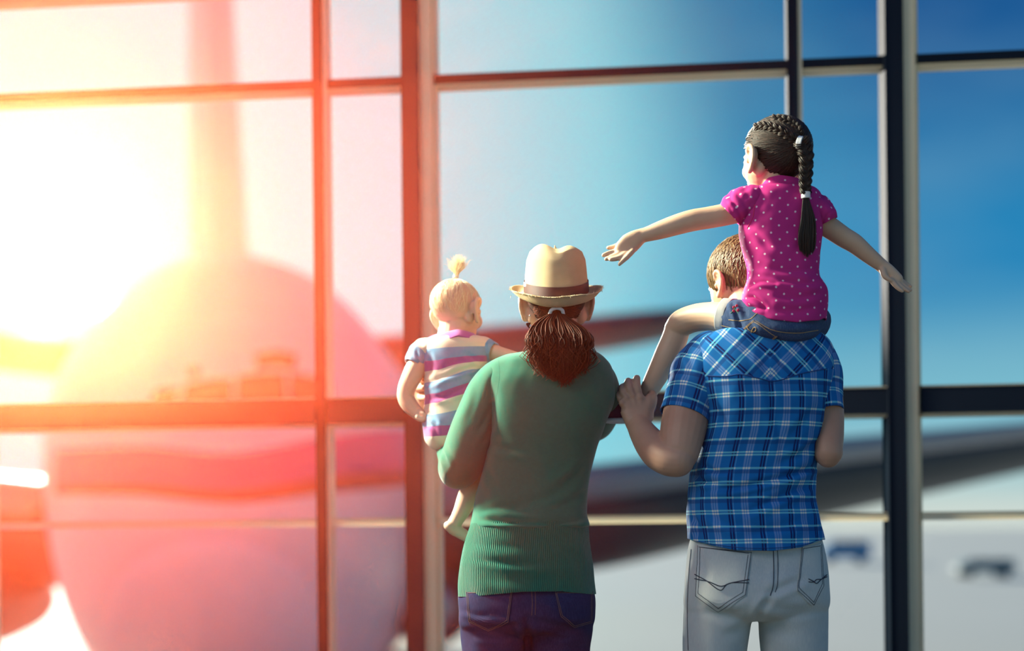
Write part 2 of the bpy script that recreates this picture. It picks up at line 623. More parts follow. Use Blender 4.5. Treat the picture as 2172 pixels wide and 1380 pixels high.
# fin: lit left flank, shaded right flank
fin_rows = []
for t, (x0, xm, x1, py, Y) in enumerate([(402, 450, 532, 600, 33.5), (400, 446, 524, 500, 34), (400, 440, 508, 250, 35), (400, 436, 494, 0, 36), (404, 432, 478, -260, 37)]):
    a, m_, b = P(x0, py, (Y + 2.5) * PS), P(xm, py, Y * PS), P(x1, py, (Y + 2.0) * PS)
    c = P((x0 + x1) / 2, py, (Y + 4.5) * PS)
    ring = [np.array(m_), np.array(b), np.array(c), np.array(a)]
    out = []
    for k in range(4):
        for f in (0, .33, .66):
            out.append(ring[k] * (1 - f) + ring[(k + 1) % 4] * f)
    fin_rows.append(np.array(out))
fin_rows = np.array(fin_rows)
link('tail_fin', grid_mesh('tail_fin', fin_rows), plane, M_hull, smooth=False)
def engine(px, py, r, Y):
    Y = Y * PS
    c = P(px, py, Y)
    R_ = r * Y / F
    pr = [(0.05, .78), (0, .88), (-.08, .96), (.15, 1.02), (1.0, 1.05), (2.2, .85), (2.8, .55)]
    q = catmull([(a, b) for a, b in pr], 30)
    th = np.linspace(0, 2 * PI, 36, endpoint=False)
    V = np.stack([c.x + R_ * q[:, 1, None] * np.cos(th), c.y + PS * np.broadcast_to(q[:, 0, None], (30, 36)), c.z + R_ * q[:, 1, None] * np.sin(th)], -1)
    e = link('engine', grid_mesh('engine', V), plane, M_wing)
    V2 = [(c.x, c.y - .25, c.z)] + [(c.x + R_ * .76 * math.cos(t), c.y + .12, c.z + R_ * .76 * math.sin(t)) for t in th]
    link('spinner', mesh('spinner', V2, [(0, 1 + i, 1 + (i + 1) % 36) for i in range(36)]), e, M_steel)
engine(912, 1292, 82, 18)
engine(-75, 1290, 82, 18)
gear = link('nose_gear', tube('nose_gear', [(NC.x, 14.6 * PS, NC.z - 1.7 * PS), (NC.x, 14.5 * PS, -2.6)], [.20, .16], 8, 14), plane, M_steel)
for s in (-1, 1):
    bm = bmesh.new()
    bmesh.ops.create_cone(bm, cap_ends=True, segments=28, radius1=.58, radius2=.58, depth=.36, matrix=Matrix.Translation((NC.x + s * .36, 14.5 * PS, -2.62)) @ Matrix.Rotation(PI / 2, 4, 'Y'))
    bmesh.ops.bevel(bm, geom=bm.edges[:], offset=.05, segments=3, affect='EDGES')
    me = bpy.data.meshes.new('wheel')
    bm.to_mesh(me); bm.free()
    link('wheel', me, gear, M_rubber)

# service vehicles far out on the apron
def van(px, wpx, Y, hgt, paint, name, label, cat):
    c = P(px, 1117, Y)
    w = wpx * Y / F
    z0 = -3.2
    root = empty(name, (c.x, Y, z0), label, cat)
    prof = [(-.5, .12), (-.5, .55), (-.44, .62), (-.30, .98), (-.24, 1.0), (.46, 1.0), (.5, .94), (.5, .12)]
    d = 2.0
    vs = [(c.x + a * w, Y - d / 2, z0 + .3 + b * hgt) for a, b in prof] + [(c.x + a * w, Y + d / 2, z0 + .3 + b * hgt) for a, b in prof]
    n = len(prof)
    fs = [tuple(range(n)), tuple(range(2 * n - 1, n - 1, -1))] + [(i, n + i, n + (i + 1) % n, (i + 1) % n) for i in range(n)]
    me = mesh('body', vs, fs)
    bm = bmesh.new(); bm.from_mesh(me); bmesh.ops.recalc_face_normals(bm, faces=bm.faces)
    bmesh.ops.bevel(bm, geom=bm.edges[:], offset=.05, segments=2, affect='EDGES'); bm.to_mesh(me); bm.free()
    link('body', me, root, paint, smooth=False)
    for a, b in ((-.36, -.22), (-.18, .06), (.1, .38)):
        v = [(c.x + a * w, Y - d / 2 - .02, z0 + .3 + .66 * hgt), (c.x + b * w, Y - d / 2 - .02, z0 + .3 + .66 * hgt),
             (c.x + b * w, Y - d / 2 - .02, z0 + .3 + .9 * hgt), (c.x + (a + (.06 if a < -.3 else 0)) * w, Y - d / 2 - .02, z0 + .3 + .9 * hgt)]
        v += [(x, y + .04, z) for x, y, z in v]
        link('side_window', mesh('side_window', v, [(0, 1, 2, 3), (7, 6, 5, 4), (0, 4, 5, 1), (1, 5, 6, 2), (2, 6, 7, 3), (3, 7, 4, 0)]), root, M_cock, smooth=False)
    for a in (-.32, .32):
        for y in (-d / 2 + .12, d / 2 - .12):
            bm = bmesh.new()
            bmesh.ops.create_cone(bm, cap_ends=True, segments=20, radius1=.36, radius2=.36, depth=.24, matrix=Matrix.Translation((c.x + a * w, Y + y, z0 + .36)) @ Matrix.Rotation(PI / 2, 4, 'X'))
            bmesh.ops.bevel(bm, geom=bm.edges[:], offset=.04, segments=2, affect='EDGES')
            me = bpy.data.meshes.new('wheel'); bm.to_mesh(me); bm.free()
            link('wheel', me, root, M_rubber)
van(1790, 105, 150, 2.1, simple('van_blue_paint', (.16, .38, .60), .4, .05, 2), 'service_van', 'small blue service van far out on the apron', 'van')
van(2085, 120, 108, 1.1, simple('cart_grey_paint', (.30, .38, .38), .5, .05, 2), 'baggage_cart', 'low grey baggage cart far out on the apron at right', 'cart')
# ------------------------------------------------------------------ kit for people and clothes
def proj(V):
    """World points (n,3) -> pixel coordinates (n,2)."""
    V = np.asarray(V, float)
    Y = V[:, 1]
    x, z = V[:, 0] / Y, (V[:, 2] - CAMZ) / Y
    u = x * CR - z * SR
    v = x * SR + z * CR
    return np.stack([CX + u * F, HY - v * F], 1)

def limb(pts, n=28, seg=20, **kw):
    """pts: (px, py, Y, r px[, depth r px]) -> closed tapered tube."""
    w = [P(p[0], p[1], p[2]) for p in pts]
    rs = [p[3] * p[2] / F for p in pts]
    ry = [(p[4] if len(p) > 4 else p[3]) * p[2] / F for p in pts]
    return tube('limb', w, rs, n, seg, ry=ry, **kw)

def rings(rows, n=120, seg=128, sq=2.4, start=PI / 2):
    """rows: (py, x left, x right, Y, half depth m[, left tilt px]) -> (n, seg+1, 3) array, seam away from the viewer."""
    q = catmull([r[:5] for r in rows], n)
    th = np.linspace(start, start + 2 * PI, seg + 1)
    c, s = np.cos(th), np.sin(th)
    c = np.sign(c) * np.abs(c) ** (2 / sq)
    s = np.sign(s) * np.abs(s) ** (2 / sq)
    V = np.empty((n, seg + 1, 3))
    for i, (py, xl, xr, Y, d) in enumerate(q):
        ctr = P((xl + xr) / 2, py, Y)
        hw = (xr - xl) / 2 * Y / F
        V[i, :, 0] = ctr.x + c * hw
        V[i, :, 1] = ctr.y + s * d
        V[i, :, 2] = ctr.z
    return V

def tsh(rows, n=60, seg=64, sq=2.3):
    """Closed torso-like shell for the skin union."""
    V = rings(rows, n, seg, sq)[:, :-1]
    return grid_mesh('torso', V)

def arc_uv(V):
    d = np.linalg.norm(np.diff(V, axis=1), axis=2)
    u = np.concatenate([np.zeros((V.shape[0], 1)), np.cumsum(d, axis=1)], 1)
    u = u - u[:, u.shape[1] // 2][:, None]
    return np.stack([u, V[..., 2]], -1)

def normals_grid(V):
    du = np.gradient(V, axis=1)
    dv = np.gradient(V, axis=0)
    N = np.cross(du, dv)
    N /= np.linalg.norm(N, axis=2)[..., None] + 1e-12
    return N

def wob(P3, freq, amp, seed, aniso=(1, 1, 1)):
    r = np.random.default_rng(seed)
    out = np.zeros(P3.shape[:-1])
    for k in range(7):
        d = r.normal(size=3) * np.array(aniso)
        d /= np.linalg.norm(d) + 1e-9
        f = freq * r.uniform(.6, 1.7)
        w = r.uniform(0, 6.28)
        out += np.sin((P3 @ d) * f * 2 * PI + w + 1.3 * np.sin((P3 @ d[[1, 2, 0]]) * f * 2.1 + w * 2))
    return out * amp / 3.0

def crease_field(V3, creases):
    """Fold relief in metres: creases = [(pixel polyline, width px, depth m)], valley next to a ridge; viewer side only."""
    p = proj(V3.reshape(-1, 3))
    out = np.zeros(len(p))
    for line, w, dep in creases:
        L = catmull(line, max(6, len(line) * 6))
        best = np.full(len(p), 1e9)
        sd = np.zeros(len(p))
        tt = np.zeros(len(p))
        m = len(L) - 1
        for i in range(m):
            a, b = L[i], L[i + 1]
            ab = b - a
            l2 = ab @ ab + 1e-9
            t = np.clip(((p - a) @ ab) / l2, 0, 1)
            dv = p - (a + t[:, None] * ab)
            d2 = (dv ** 2).sum(1)
            sgn = np.sign(ab[0] * dv[:, 1] - ab[1] * dv[:, 0])
            up = d2 < best
            best = np.where(up, d2, best)
            sd = np.where(up, sgn * np.sqrt(d2), sd)
            tt = np.where(up, (i + t) / m, tt)
        fade = np.clip(np.sin(np.clip(tt, 0, 1) * PI), 0, 1) ** .6
        x = sd / w
        out += dep * fade * (-np.exp(-x * x) + .75 * np.exp(-(x - 1.5) ** 2) + .25 * np.exp(-(x + 1.6) ** 2))
    return out.reshape(V3.shape[:-1])

def cloth(name, V, parent, mats, wr=(), noise=((7, .0022, 1),), hem=None, hem_top=None, hem_rows=.25, thick=.003, face_mat=None, uvf=None):
    """Garment shell from a (rows, cols, 3) grid with relief, curved hem and thickness."""
    V = V.copy()
    n = V.shape[0]
    t = np.linspace(0, 1, n)
    if hem is not None:      # pixel offset of the lower edge as a function of pixel x
        px = proj(V[-1])[:, 0]
        off = np.interp(px, [h[0] for h in hem], [h[1] for h in hem]) * V[-1, :, 1] / F
        w = np.clip((t - (1 - hem_rows)) / hem_rows, 0, 1) ** 1.3
        V[..., 2] -= w[:, None] * off[None, :]
    if hem_top is not None:
        px = proj(V[0])[:, 0]
        off = np.interp(px, [h[0] for h in hem_top], [h[1] for h in hem_top]) * V[0, :, 1] / F
        w = np.clip((hem_rows - t) / hem_rows, 0, 1) ** 1.3
        V[..., 2] -= w[:, None] * off[None, :]
    uv = arc_uv(V) if uvf is None else uvf(V)
    N = normals_grid(V)
    ctr = V[:, :-1].mean(1)[:, None, :]
    N *= np.sign((N * (V - ctr)).sum(-1, keepdims=True) + 1e-12)
    near = np.clip(-N[..., 1] * 3, 0, 1)
    rel = np.zeros(V.shape[:2])
    for f, a, sd in noise:
        rel += wob(V, f, a, sd)
    if wr:
        rel += crease_field(V, wr) * near
    rel[:, -1] = rel[:, 0]
    V += N * rel[..., None]
    me = grid_mesh(name, V, wrap=False, uv=uv)
    o = link(name, me, parent, mats)
    if face_mat is not None:
        c = np.empty(len(me.polygons) * 3, dtype=np.float32)
        me.polygons.foreach_get('center', c)
        idx = face_mat(proj(c.reshape(-1, 3)), c.reshape(-1, 3))
        me.polygons.foreach_set('material_index', idx.astype(np.int32))
    if thick:
        s = o.modifiers.new('thickness', 'SOLIDIFY')
        s.thickness = thick
        s.offset = 0
    return o

def tube_grid(pts, n=60, seg=64, up=(0, 1, 0), sq=2.0, end=None, start=None):
    """Open tube grid (rows, seg+1, 3), seam away from the viewer; end/start: slant rows (dx, dy) of the rim in px per unit across."""
    w = [(*P(p[0], p[1], p[2]), p[3] * p[2] / F, (p[4] if len(p) > 4 else p[3]) * p[2] / F) for p in pts]
    q = catmull(w, n)
    T_, S_, U_ = frames(q[:, :3], up)
    th = np.linspace(PI / 2, PI / 2 + 2 * PI, seg + 1)
    c, s = np.cos(th), np.sin(th)
    V = q[:, None, :3] + S_[:, None, :] * (q[:, 3, None] * c)[..., None] + U_[:, None, :] * (q[:, 4, None] * s)[..., None]
    if end:
        t = np.clip((np.linspace(0, 1, n) - .5) / .5, 0, 1) ** 1.5
        V += T_[:, None, :] * (t[:, None] * (end * c)[None, :])[..., None]
    return V

def tube_uv(V):
    d = np.linalg.norm(np.diff(V, axis=1), axis=2).mean(0)
    u = np.concatenate([[0], np.cumsum(d)])
    u -= u[-1] / 2
    cen = V[:, :-1].mean(1)
    L = np.concatenate([[0], np.cumsum(np.linalg.norm(np.diff(cen, axis=0), axis=1))])
    return np.stack([np.broadcast_to(u, V.shape[:2]), np.broadcast_to(-L[:, None], V.shape[:2])], -1)

def ell(c, r, rot=None, seg=24):
    bm = bmesh.new()
    M = Matrix.Translation(c) @ (rot.to_4x4() if rot is not None else Matrix.Identity(4)) @ Matrix.Diagonal((*r, 1))
    bmesh.ops.create_uvsphere(bm, u_segments=seg, v_segments=seg // 2 + 2, radius=1, matrix=M)
    me = bpy.data.meshes.new('e')
    bm.to_mesh(me)
    bm.free()
    return me

def head_parts(center, H, yaw, pitch=0, roll=0, kid=0.0, ear=1.0):
    """Skull, face and ears as overlapping shells; local axes x right, y forward (face), z up. yaw > 0 turns the face to the left."""
    M = Matrix.Translation(center) @ Matrix.Rotation(yaw, 4, 'Z') @ Matrix.Rotation(pitch, 4, 'X') @ Matrix.Rotation(roll, 4, 'Y') @ Matrix.Scale(H, 4)
    k = kid
    E = [((0, -.06, .13), (.335 + .03 * k, .415 + .02 * k, .365 + .01 * k)), ((0, .10, -.06), (.285 + .03 * k, .28, .36)),
         ((0, .13, -.30), (.20 + .03 * k, .22 - .02 * k, .17)), ((0, .30, -.40 + .02 * k), (.08, .07, .075)),
         ((0, .385, -.08), (.04, .055, .10)), ((0, .425 - .03 * k, -.135), (.052, .05, .045)), ((0, .31, .055), (.21, .07, .045)),
         ((.14, .225 + .035 * k, -.13), (.085 + .03 * k, .085 + .015 * k, .08 + .03 * k)), ((-.14, .225 + .035 * k, -.13), (.085 + .03 * k, .085 + .015 * k, .08 + .03 * k)),
         ((0, .355, -.245), (.085, .04, .022)), ((0, .35, -.285), (.075, .04, .024))]
    out = [ell(c, r) for c, r in E]
    for s in (-1, 1):
        out.append(ell((s * .275, -.02, -.12), (.075, .10, .12)))
        ex = s * (.335 + .02 * k)
        n_ear = len(out)
        flare = .085
        hel = [(ex - s * .005, .05, -.02), (ex + s * .04, .055, .055), (ex + s * .07, .01, .095), (ex + s * flare, -.055, .07), (ex + s * flare, -.085, 0.0),
               (ex + s * .075, -.065, -.075), (ex + s * .05, -.02, -.135), (ex + s * .03, .02, -.165), (ex + s * .01, .035, -.13)]
        out.append(tube('h', hel, [.020, .020, .022, .024, .024, .022, .026, .030, .022], 32, 10, (s, 0, 0)))
        out.append(ell((ex + s * .035, -.015, -.02), (.022, .062, .11), Matrix.Rotation(s * .45, 3, 'Z')))
        out.append(tube('h', [(ex + s * .05, .02, .06), (ex + s * .062, -.03, .03), (ex + s * .058, -.035, -.04), (ex + s * .045, 0, -.09)], [.012, .016, .016, .012], 16, 8, (s, 0, 0)))
        out.append(ell((ex + s * .035, .048, -.05), (.022, .018, .035)))
        out.append(ell((ex + s * .028, -.035, -.005), (.040, .040, .085), Matrix.Rotation(s * .5, 3, 'Z')))
        for m in out[n_ear:]:
            m.transform(Matrix.Translation((ex, 0, -.02)) @ Matrix.Scale(ear, 4) @ Matrix.Translation((-ex, 0, .02)))
    for m in out:
        m.transform(M)
    return out, M

def add_face(parent, M, H):
    """Eyes and brows."""
    for s in (-1, 1):
        e = ell((s * .13, .315, -.005), (.055, .05, .042))
        e.transform(M)
        link('eye', e, parent, M_eye)
        b = tube('eyebrow', [(s * .05, .365, .075), (s * .11, .362, .09), (s * .17, .335, .075)], [.010, .014, .006], 14, 8)
        b.transform(M)
        link('eyebrow', b, parent, M_brow)

def body(name, shells, voxel, loc, label, cat='person', mat=None, smooth=3):
    me = remesh(join(name, shells), voxel, smooth)
    loc = Vector(loc)
    me.transform(Matrix.Translation(-loc))
    o = link(name, me, None, mat)
    o.location = loc
    return tag(o, label, cat)

def strand_mesh(name, paths, r, seg=4, rnd=None, taper=(1.0, 1.0, .9, .7, .25)):
    """paths (N,K,3): many hair strands as one mesh; per-strand random value in attribute 'rnd'."""
    paths = np.asarray(paths, float)
    N, K, _ = paths.shape
    T_ = np.gradient(paths, axis=1)
    T_ /= np.linalg.norm(T_, axis=2)[..., None] + 1e-12
    ref = np.array([.31, -.85, .42])
    A = np.cross(T_, ref)
    A /= np.linalg.norm(A, axis=2)[..., None] + 1e-12
    B = np.cross(T_, A)
    rr = np.interp(np.linspace(0, 1, K), np.linspace(0, 1, len(taper)), taper)
    r = np.broadcast_to(np.asarray(r, float).reshape(-1, 1), (N, 1)) * rr[None, :]
    th = np.linspace(0, 2 * PI, seg, endpoint=False)
    V = (paths[:, :, None, :] + A[:, :, None, :] * (r[:, :, None] * np.cos(th))[..., None] + B[:, :, None, :] * (r[:, :, None] * np.sin(th))[..., None])
    idx = np.arange(N * K * seg).reshape(N, K, seg)
    a = idx[:, :-1, :]
    b = np.roll(idx, -1, axis=2)[:, :-1, :]
    c = np.roll(idx, -1, axis=2)[:, 1:, :]
    d = idx[:, 1:, :]
    faces = np.stack([a, b, c, d], -1).reshape(-1, 4)
    me = bpy.data.meshes.new(name)
    nv, nf = N * K * seg, len(faces)
    me.vertices.add(nv)
    me.vertices.foreach_set('co', V.astype(np.float32).ravel())
    me.loops.add(nf * 4)
    me.loops.foreach_set('vertex_index', faces.astype(np.int32).ravel())
    me.polygons.add(nf)
    me.polygons.foreach_set('loop_start', np.arange(0, nf * 4, 4, dtype=np.int32))
    me.update(calc_edges=True)
    at = me.attributes.new('rnd', 'FLOAT', 'POINT')
    rv = RNG.random(N) if rnd is None else rnd
    at.data.foreach_set('value', np.repeat(rv, K * seg).astype(np.float32))
    return me

# ------------------------------------------------------------------ people's materials
def skin(name, c, c2):
    k = NM(name)
    tc = k.N('ShaderNodeTexCoord').outputs['Object']
    n = k.noise(9, 5, tc, .6)
    f = k.N('ShaderNodeMapRange', {0: n, 1: .35, 2: .7, 3: 0.0, 4: 1.0}).outputs[0]
    k.col(k.mix(f, c, c2))
    k.set(Roughness=.5, Specular_IOR_Level=.35, Subsurface_Weight=.0)
    k.bump(k.noise(420, 2, tc), .12, .0006)
    return k.m
M_skin = skin('skin_adult', (.50, .285, .19), (.44, .225, .145))
M_skin_m = skin('skin_woman', (.58, .35, .25), (.52, .28, .19))
M_skin_g = skin('skin_child', (.60, .40, .27), (.55, .33, .21))
M_skin_b = skin('skin_baby', (.74, .47, .34), (.70, .40, .28))
M_eye = simple('eye_white', (.75, .73, .70), .2, .05, 40)
M_brow = simple('eyebrow_hair', (.06, .035, .02), .7, .3, 60)

def hair_mat(name, dark, light, rough=.42, spec=.3):
    k = NM(name)
    a = k.N('ShaderNodeAttribute', attribute_name='rnd').outputs['Fac']
    k.col(k.mix(a, dark, light))
    k.set(Roughness=rough, Specular_IOR_Level=spec)
    return k.m
M_hair_f = hair_mat('hair_brown', (.055, .030, .014), (.23, .145, .065))
M_hair_g = hair_mat('hair_dark_brown', (.008, .006, .005), (.045, .029, .019), .55)
M_hair_m = hair_mat('hair_auburn', (.030, .009, .006), (.14, .038, .018), .6, .12)
M_hair_b = hair_mat('hair_blonde', (.75, .58, .32), (.92, .80, .56), .5)
M_tie = simple('white_hair_elastic', (.72, .72, .70), .7, .05, 50)

def stripe(k, x, period, centre, width, soft=.12):
    """1 inside a repeating stripe, 0 outside."""
    a = k.math('ADD', x, period * 50.5 - centre)
    b = k.math('MODULO', a, period)
    c = k.math('SUBTRACT', b, period / 2)
    d = k.math('ABSOLUTE', c)
    return k.N('ShaderNodeMapRange', {0: d, 1: width / 2 * (1 + soft), 2: width / 2 * (1 - soft), 3: 0.0, 4: 1.0}).outputs[0]

def plaid(name, rot=0.0):
    k = NM(name)
    uv = k.N('ShaderNodeUVMap').outputs[0]
    sep = k.N('ShaderNodeSeparateXYZ', {0: uv})
    u, v = sep.outputs[0], sep.outputs[1]
    if rot:
        u = k.math('ABSOLUTE', u)
        c, s = math.cos(rot), math.sin(rot)
        u2 = k.math('ADD', k.math('MULTIPLY', u, c), k.math('MULTIPLY', v, -s))
        v2 = k.math('ADD', k.math('MULTIPLY', u, s), k.math('MULTIPLY', v, c))
        u, v = u2, v2
    PV, PH = .072, .070
    tc = k.N('ShaderNodeTexCoord').outputs['Object']
    nz = k.noise(14, 3, tc)
    col = k.mix(nz, (.002, .110, .34), (.004, .150, .43))
    # warp stripes: navy pair with a pale shadow line, and a faint grey-blue triple
    for off, w in ((-.0034, .0042), (.0034, .0042)):
        col = k.mix(k.math('MULTIPLY', stripe(k, u, PV, off, w), .92), col, (.004, .010, .085))
    col = k.mix(k.math('MULTIPLY', stripe(k, u, PV, .0085, .0022), .45), col, (.12, .36, .62))
    pale = k.math('ADD', k.math('ADD', stripe(k, u, PV, PV / 2 - .0062, .0048), stripe(k, u, PV, PV / 2, .0040)), stripe(k, u, PV, PV / 2 + .0062, .0048), clamp=True)
    col = k.mix(k.math('MULTIPLY', pale, .34), col, (.30, .40, .62))
    # weft stripes: cyan double band, single cyan line with a dark shadow
    band = k.math('ADD', stripe(k, v, PH, -.0034, .0040), stripe(k, v, PH, .0034, .0040), clamp=True)
    line = stripe(k, v, PH, PH / 2, .0046)
    hor = k.math('ADD', band, line, clamp=True)
    col = k.mix(k.math('MULTIPLY', stripe(k, v, PH, PH / 2 - .0085, .0085), .5), col, (.005, .03, .14))
    th = k.math('MULTIPLY_ADD', k.N('ShaderNodeTexWave', {'Vector': uv, 'Scale': 260.0}).outputs['Fac'], .35, .55)
    col = k.mix(k.math('MULTIPLY', hor, th), col, (.16, .52, .62))
    navx = k.math('ADD', stripe(k, u, PV, .0085, .0030), 0.0)
    wht = k.math('MULTIPLY', k.math('ADD', pale, navx, clamp=True), hor)
    col = k.mix(k.math('MULTIPLY', wht, .85), col, (.72, .64, .58))
    k.col(col)
    k.set(Roughness=.85, Specular_IOR_Level=.15)
    k.bump(k.noise(900, 1, tc), .15, .0006)
    return k.m
M_plaid = plaid('blue_plaid_cotton')
M_plaid_y = plaid('blue_plaid_cotton_bias', PI / 4)

def denim(name, c1, c2, c3):
    k = NM(name)
    tc = k.N('ShaderNodeTexCoord').outputs['Object']
    n1 = k.noise(5, 4, tc, .6)
    mp = k.N('ShaderNodeMapping', {'Vector': tc, 'Scale': (520, 520, 60)}).outputs[0]
    tw = k.noise(1.0, 2, mp)
    f = k.N('ShaderNodeMapRange', {0: n1, 1: .35, 2: .68, 3: 0.0, 4: 1.0}).outputs[0]
    col = k.mix(f, c1, c2)
    col = k.mix(k.N('ShaderNodeMapRange', {0: tw, 1: .4, 2: .75, 3: 0.0, 4: .55}).outputs[0], col, c3)
    k.col(col)
    k.set(Roughness=.9, Specular_IOR_Level=.12)
    k.bump(tw, .25, .0008)
    return k.m
M_jean_f = denim('washed_grey_denim', (.54, .55, .51), (.42, .45, .45), (.60, .60, .55))
M_jean_m = denim('dark_indigo_denim', (.014, .018, .060), (.024, .030, .090), (.048, .050, .12))
M_jean_g = denim('blue_kids_denim', (.022, .045, .11), (.045, .080, .16), (.10, .14, .21))
M_cuff_g = denim('denim_wrong_side', (.25, .25, .26), (.30, .30, .30), (.36, .35, .34))
M_thread_d = simple('dark_stitching', (.025, .03, .05), .7, .1, 50)
M_thread_g = simple('golden_stitching', (.42, .26, .10), .7, .1, 50)

def knit(name, c1, c2, ribs=0, scale=90):
    k = NM(name)
    tc = k.N('ShaderNodeTexCoord').outputs['Object']
    n1 = k.noise(scale, 3, tc)
    col = k.mix(n1, c1, c2)
    k.col(col)
    k.set(Roughness=.95, Specular_IOR_Level=.1, Sheen_Weight=.35, Sheen_Roughness=.5)
    if ribs:
        uv = k.N('ShaderNodeUVMap').outputs[0]
        u = k.N('ShaderNodeSeparateXYZ', {0: uv}).outputs[0]
        w = k.math('SINE', k.math('MULTIPLY', u, 2 * PI / ribs))
        k.bump(w, .55, .0018)
    else:
        k.bump(k.noise(700, 2, tc), .3, .0008)
    return k.m
M_knit = knit('green_jersey', (.006, .125, .080), (.009, .155, .100))
M_rib = knit('green_rib_knit', (.005, .115, .072), (.008, .142, .090), .0052)
# ------------------------------------------------------------------ the man
MY = 3.50
fh_c = P(1575, 601, 3.67)
FH = .236
hp, fM = head_parts(fh_c, FH, math.radians(38), math.radians(-4))
shells = hp
shells.append(limb([(1572, 600, 3.66, 46, 50), (1585, 650, 3.62, 47, 50), (1600, 705, 3.56, 54, 55), (1605, 740, 3.53, 60, 55)]))
shells.append(tsh([(712, 1530, 1685, MY, .05), (730, 1490, 1735, MY, .09), (780, 1484, 1742, MY, .105), (860, 1500, 1735, MY, .11), (960, 1492, 1722, MY + .01, .10),
                   (1060, 1480, 1718, MY + .01, .095), (1160, 1476, 1732, MY, .105), (1230, 1470, 1738, MY, .11), (1290, 1480, 1726, MY, .10)]))
# left arm (image left), bent, fist round the girl's ankle
shells.append(limb([(1505, 745, 3.5, 40), (1482, 790, 3.49, 46), (1462, 850, 3.47, 49), (1449, 910, 3.45, 49), (1441, 960, 3.43, 42), (1437, 978, 3.42, 34)]))
shells.append(limb([(1437, 976, 3.42, 36), (1420, 973, 3.43, 37), (1400, 960, 3.46, 39), (1382, 943, 3.49, 35), (1364, 918, 3.53, 29), (1353, 898, 3.56, 25)]))
shells.append(ell(P(1435, 984, 3.412), (.026, .022, .024)))
def hand_fist(o):
    """Back of the hand and four knuckled fingers closing away from the viewer, thumb at the right."""
    s = [limb([(1354, 905, 3.56, 25, 19), (1352, 885, 3.56, 31, 18), (1349, 866, 3.565, 35, 16), (1343, 854, 3.568, 30, 13)], sq=2.6, round_ends=False)]
    for kx, ky, kr in ((1357, 843, 10), (1342, 840, 10), (1329, 845, 9.5), (1321, 855, 9)):
        s.append(limb([(1353 + (kx - 1342) * .5, 886, 3.562, 13), ((1352 + kx) / 2 + (kx - 1342) * .2, 864, 3.560, 11.5), (kx, ky, 3.562, kr)], n=14, seg=12))
    s.append(limb([(1366, 880, 3.565, 22, 16), (1374, 858, 3.57, 15, 16), (1378, 846, 3.58, 12, 14)]))
    # fingers: knuckle, middle joint, folding over the ankle and back under
    s.append(limb([(1357, 845, 3.565, 8.4), (1352, 822, 3.560, 8.2), (1350, 806, 3.572, 7.8), (1351, 802, 3.60, 7.4), (1352, 812, 3.64, 6.9), (1356, 828, 3.655, 6.2)]))
    s.append(limb([(1342, 842, 3.562, 8.4), (1335, 824, 3.556, 8.2), (1332, 812, 3.57, 7.8), (1333, 808, 3.60, 7.4), (1337, 820, 3.64, 6.9), (1344, 835, 3.655, 6.2)]))
    s.append(limb([(1329, 846, 3.565, 7.8), (1322, 832, 3.560, 7.5), (1320, 823, 3.575, 7.4), (1321, 820, 3.60, 6.9), (1327, 832, 3.635, 6.4), (1335, 845, 3.65, 5.9)]))
    s.append(limb([(1321, 856, 3.57, 7.0), (1314, 843, 3.568, 6.7), (1312, 835, 3.585, 6.4), (1314, 834, 3.61, 6.1), (1322, 846, 3.635, 5.6), (1330, 856, 3.65, 5.1)]))
    # thumb wrapping the ankle from the right
    s.append(limb([(1373, 872, 3.565, 13), (1381, 856, 3.57, 12), (1384, 842, 3.585, 10.5), (1380, 834, 3.61, 9.5), (1370, 832, 3.635, 8.5)]))
    for x, y in ((1357, 842), (1342, 838), (1328, 843), (1319, 853)):
        s.append(ell(P(x, y, 3.554), (.0085, .007, .009)))
    return s
shells += hand_fist(0)
# right arm: elbow shows, forearm runs forward to the other ankle
shells.append(limb([(1722, 750, 3.5, 36), (1742, 800, 3.49, 38), (1753, 860, 3.47, 36), (1757, 915, 3.45, 33), (1757, 950, 3.43, 30), (1757, 966, 3.43, 26)]))
shells.append(limb([(1757, 958, 3.43, 31), (1748, 950, 3.48, 32), (1738, 935, 3.54, 28), (1722, 905, 3.62, 22), (1706, 885, 3.68, 18)]))
shells.append(limb([(1706, 888, 3.68, 18, 17), (1695, 868, 3.71, 26, 16), (1688, 850, 3.73, 26, 15)]))
for k_, (dx, dy) in enumerate(((12, 0), (0, 4), (-11, 8), (-20, 14))):
    shells.append(limb([(1690 + dx, 856 + dy * .5, 3.73, 8.5), (1684 + dx, 838 + dy, 3.75, 8.2), (1682 + dx, 834 + dy, 3.78, 7.8), (1684 + dx, 846 + dy, 3.80, 7.2)]))
shells.append(limb([(1708, 868, 3.70, 10), (1714, 850, 3.73, 9), (1708, 840, 3.76, 8)]))
# legs inside the jeans, down to the floor
for s, x in ((-1, 1512), (1, 1690)):
    shells.append(limb([(x - s * 20, 1240, MY, 58), (x, 1330, MY, 50), (x, 1450, MY, 46), (x + s * 4, 1620, MY - .01, 46), (x + s * 4, 1700, MY, 46), (x + s * 4, 1900, MY + .01, 32), (x + s * 4, 1960, MY + .02, 30)], n=40))
man = body('person', shells, .0030, (P(1605, 1117, MY).x, MY, 0), 'man in blue plaid shirt and washed grey jeans carrying a girl on his shoulders', mat=M_skin)
add_face(man, fM, FH)

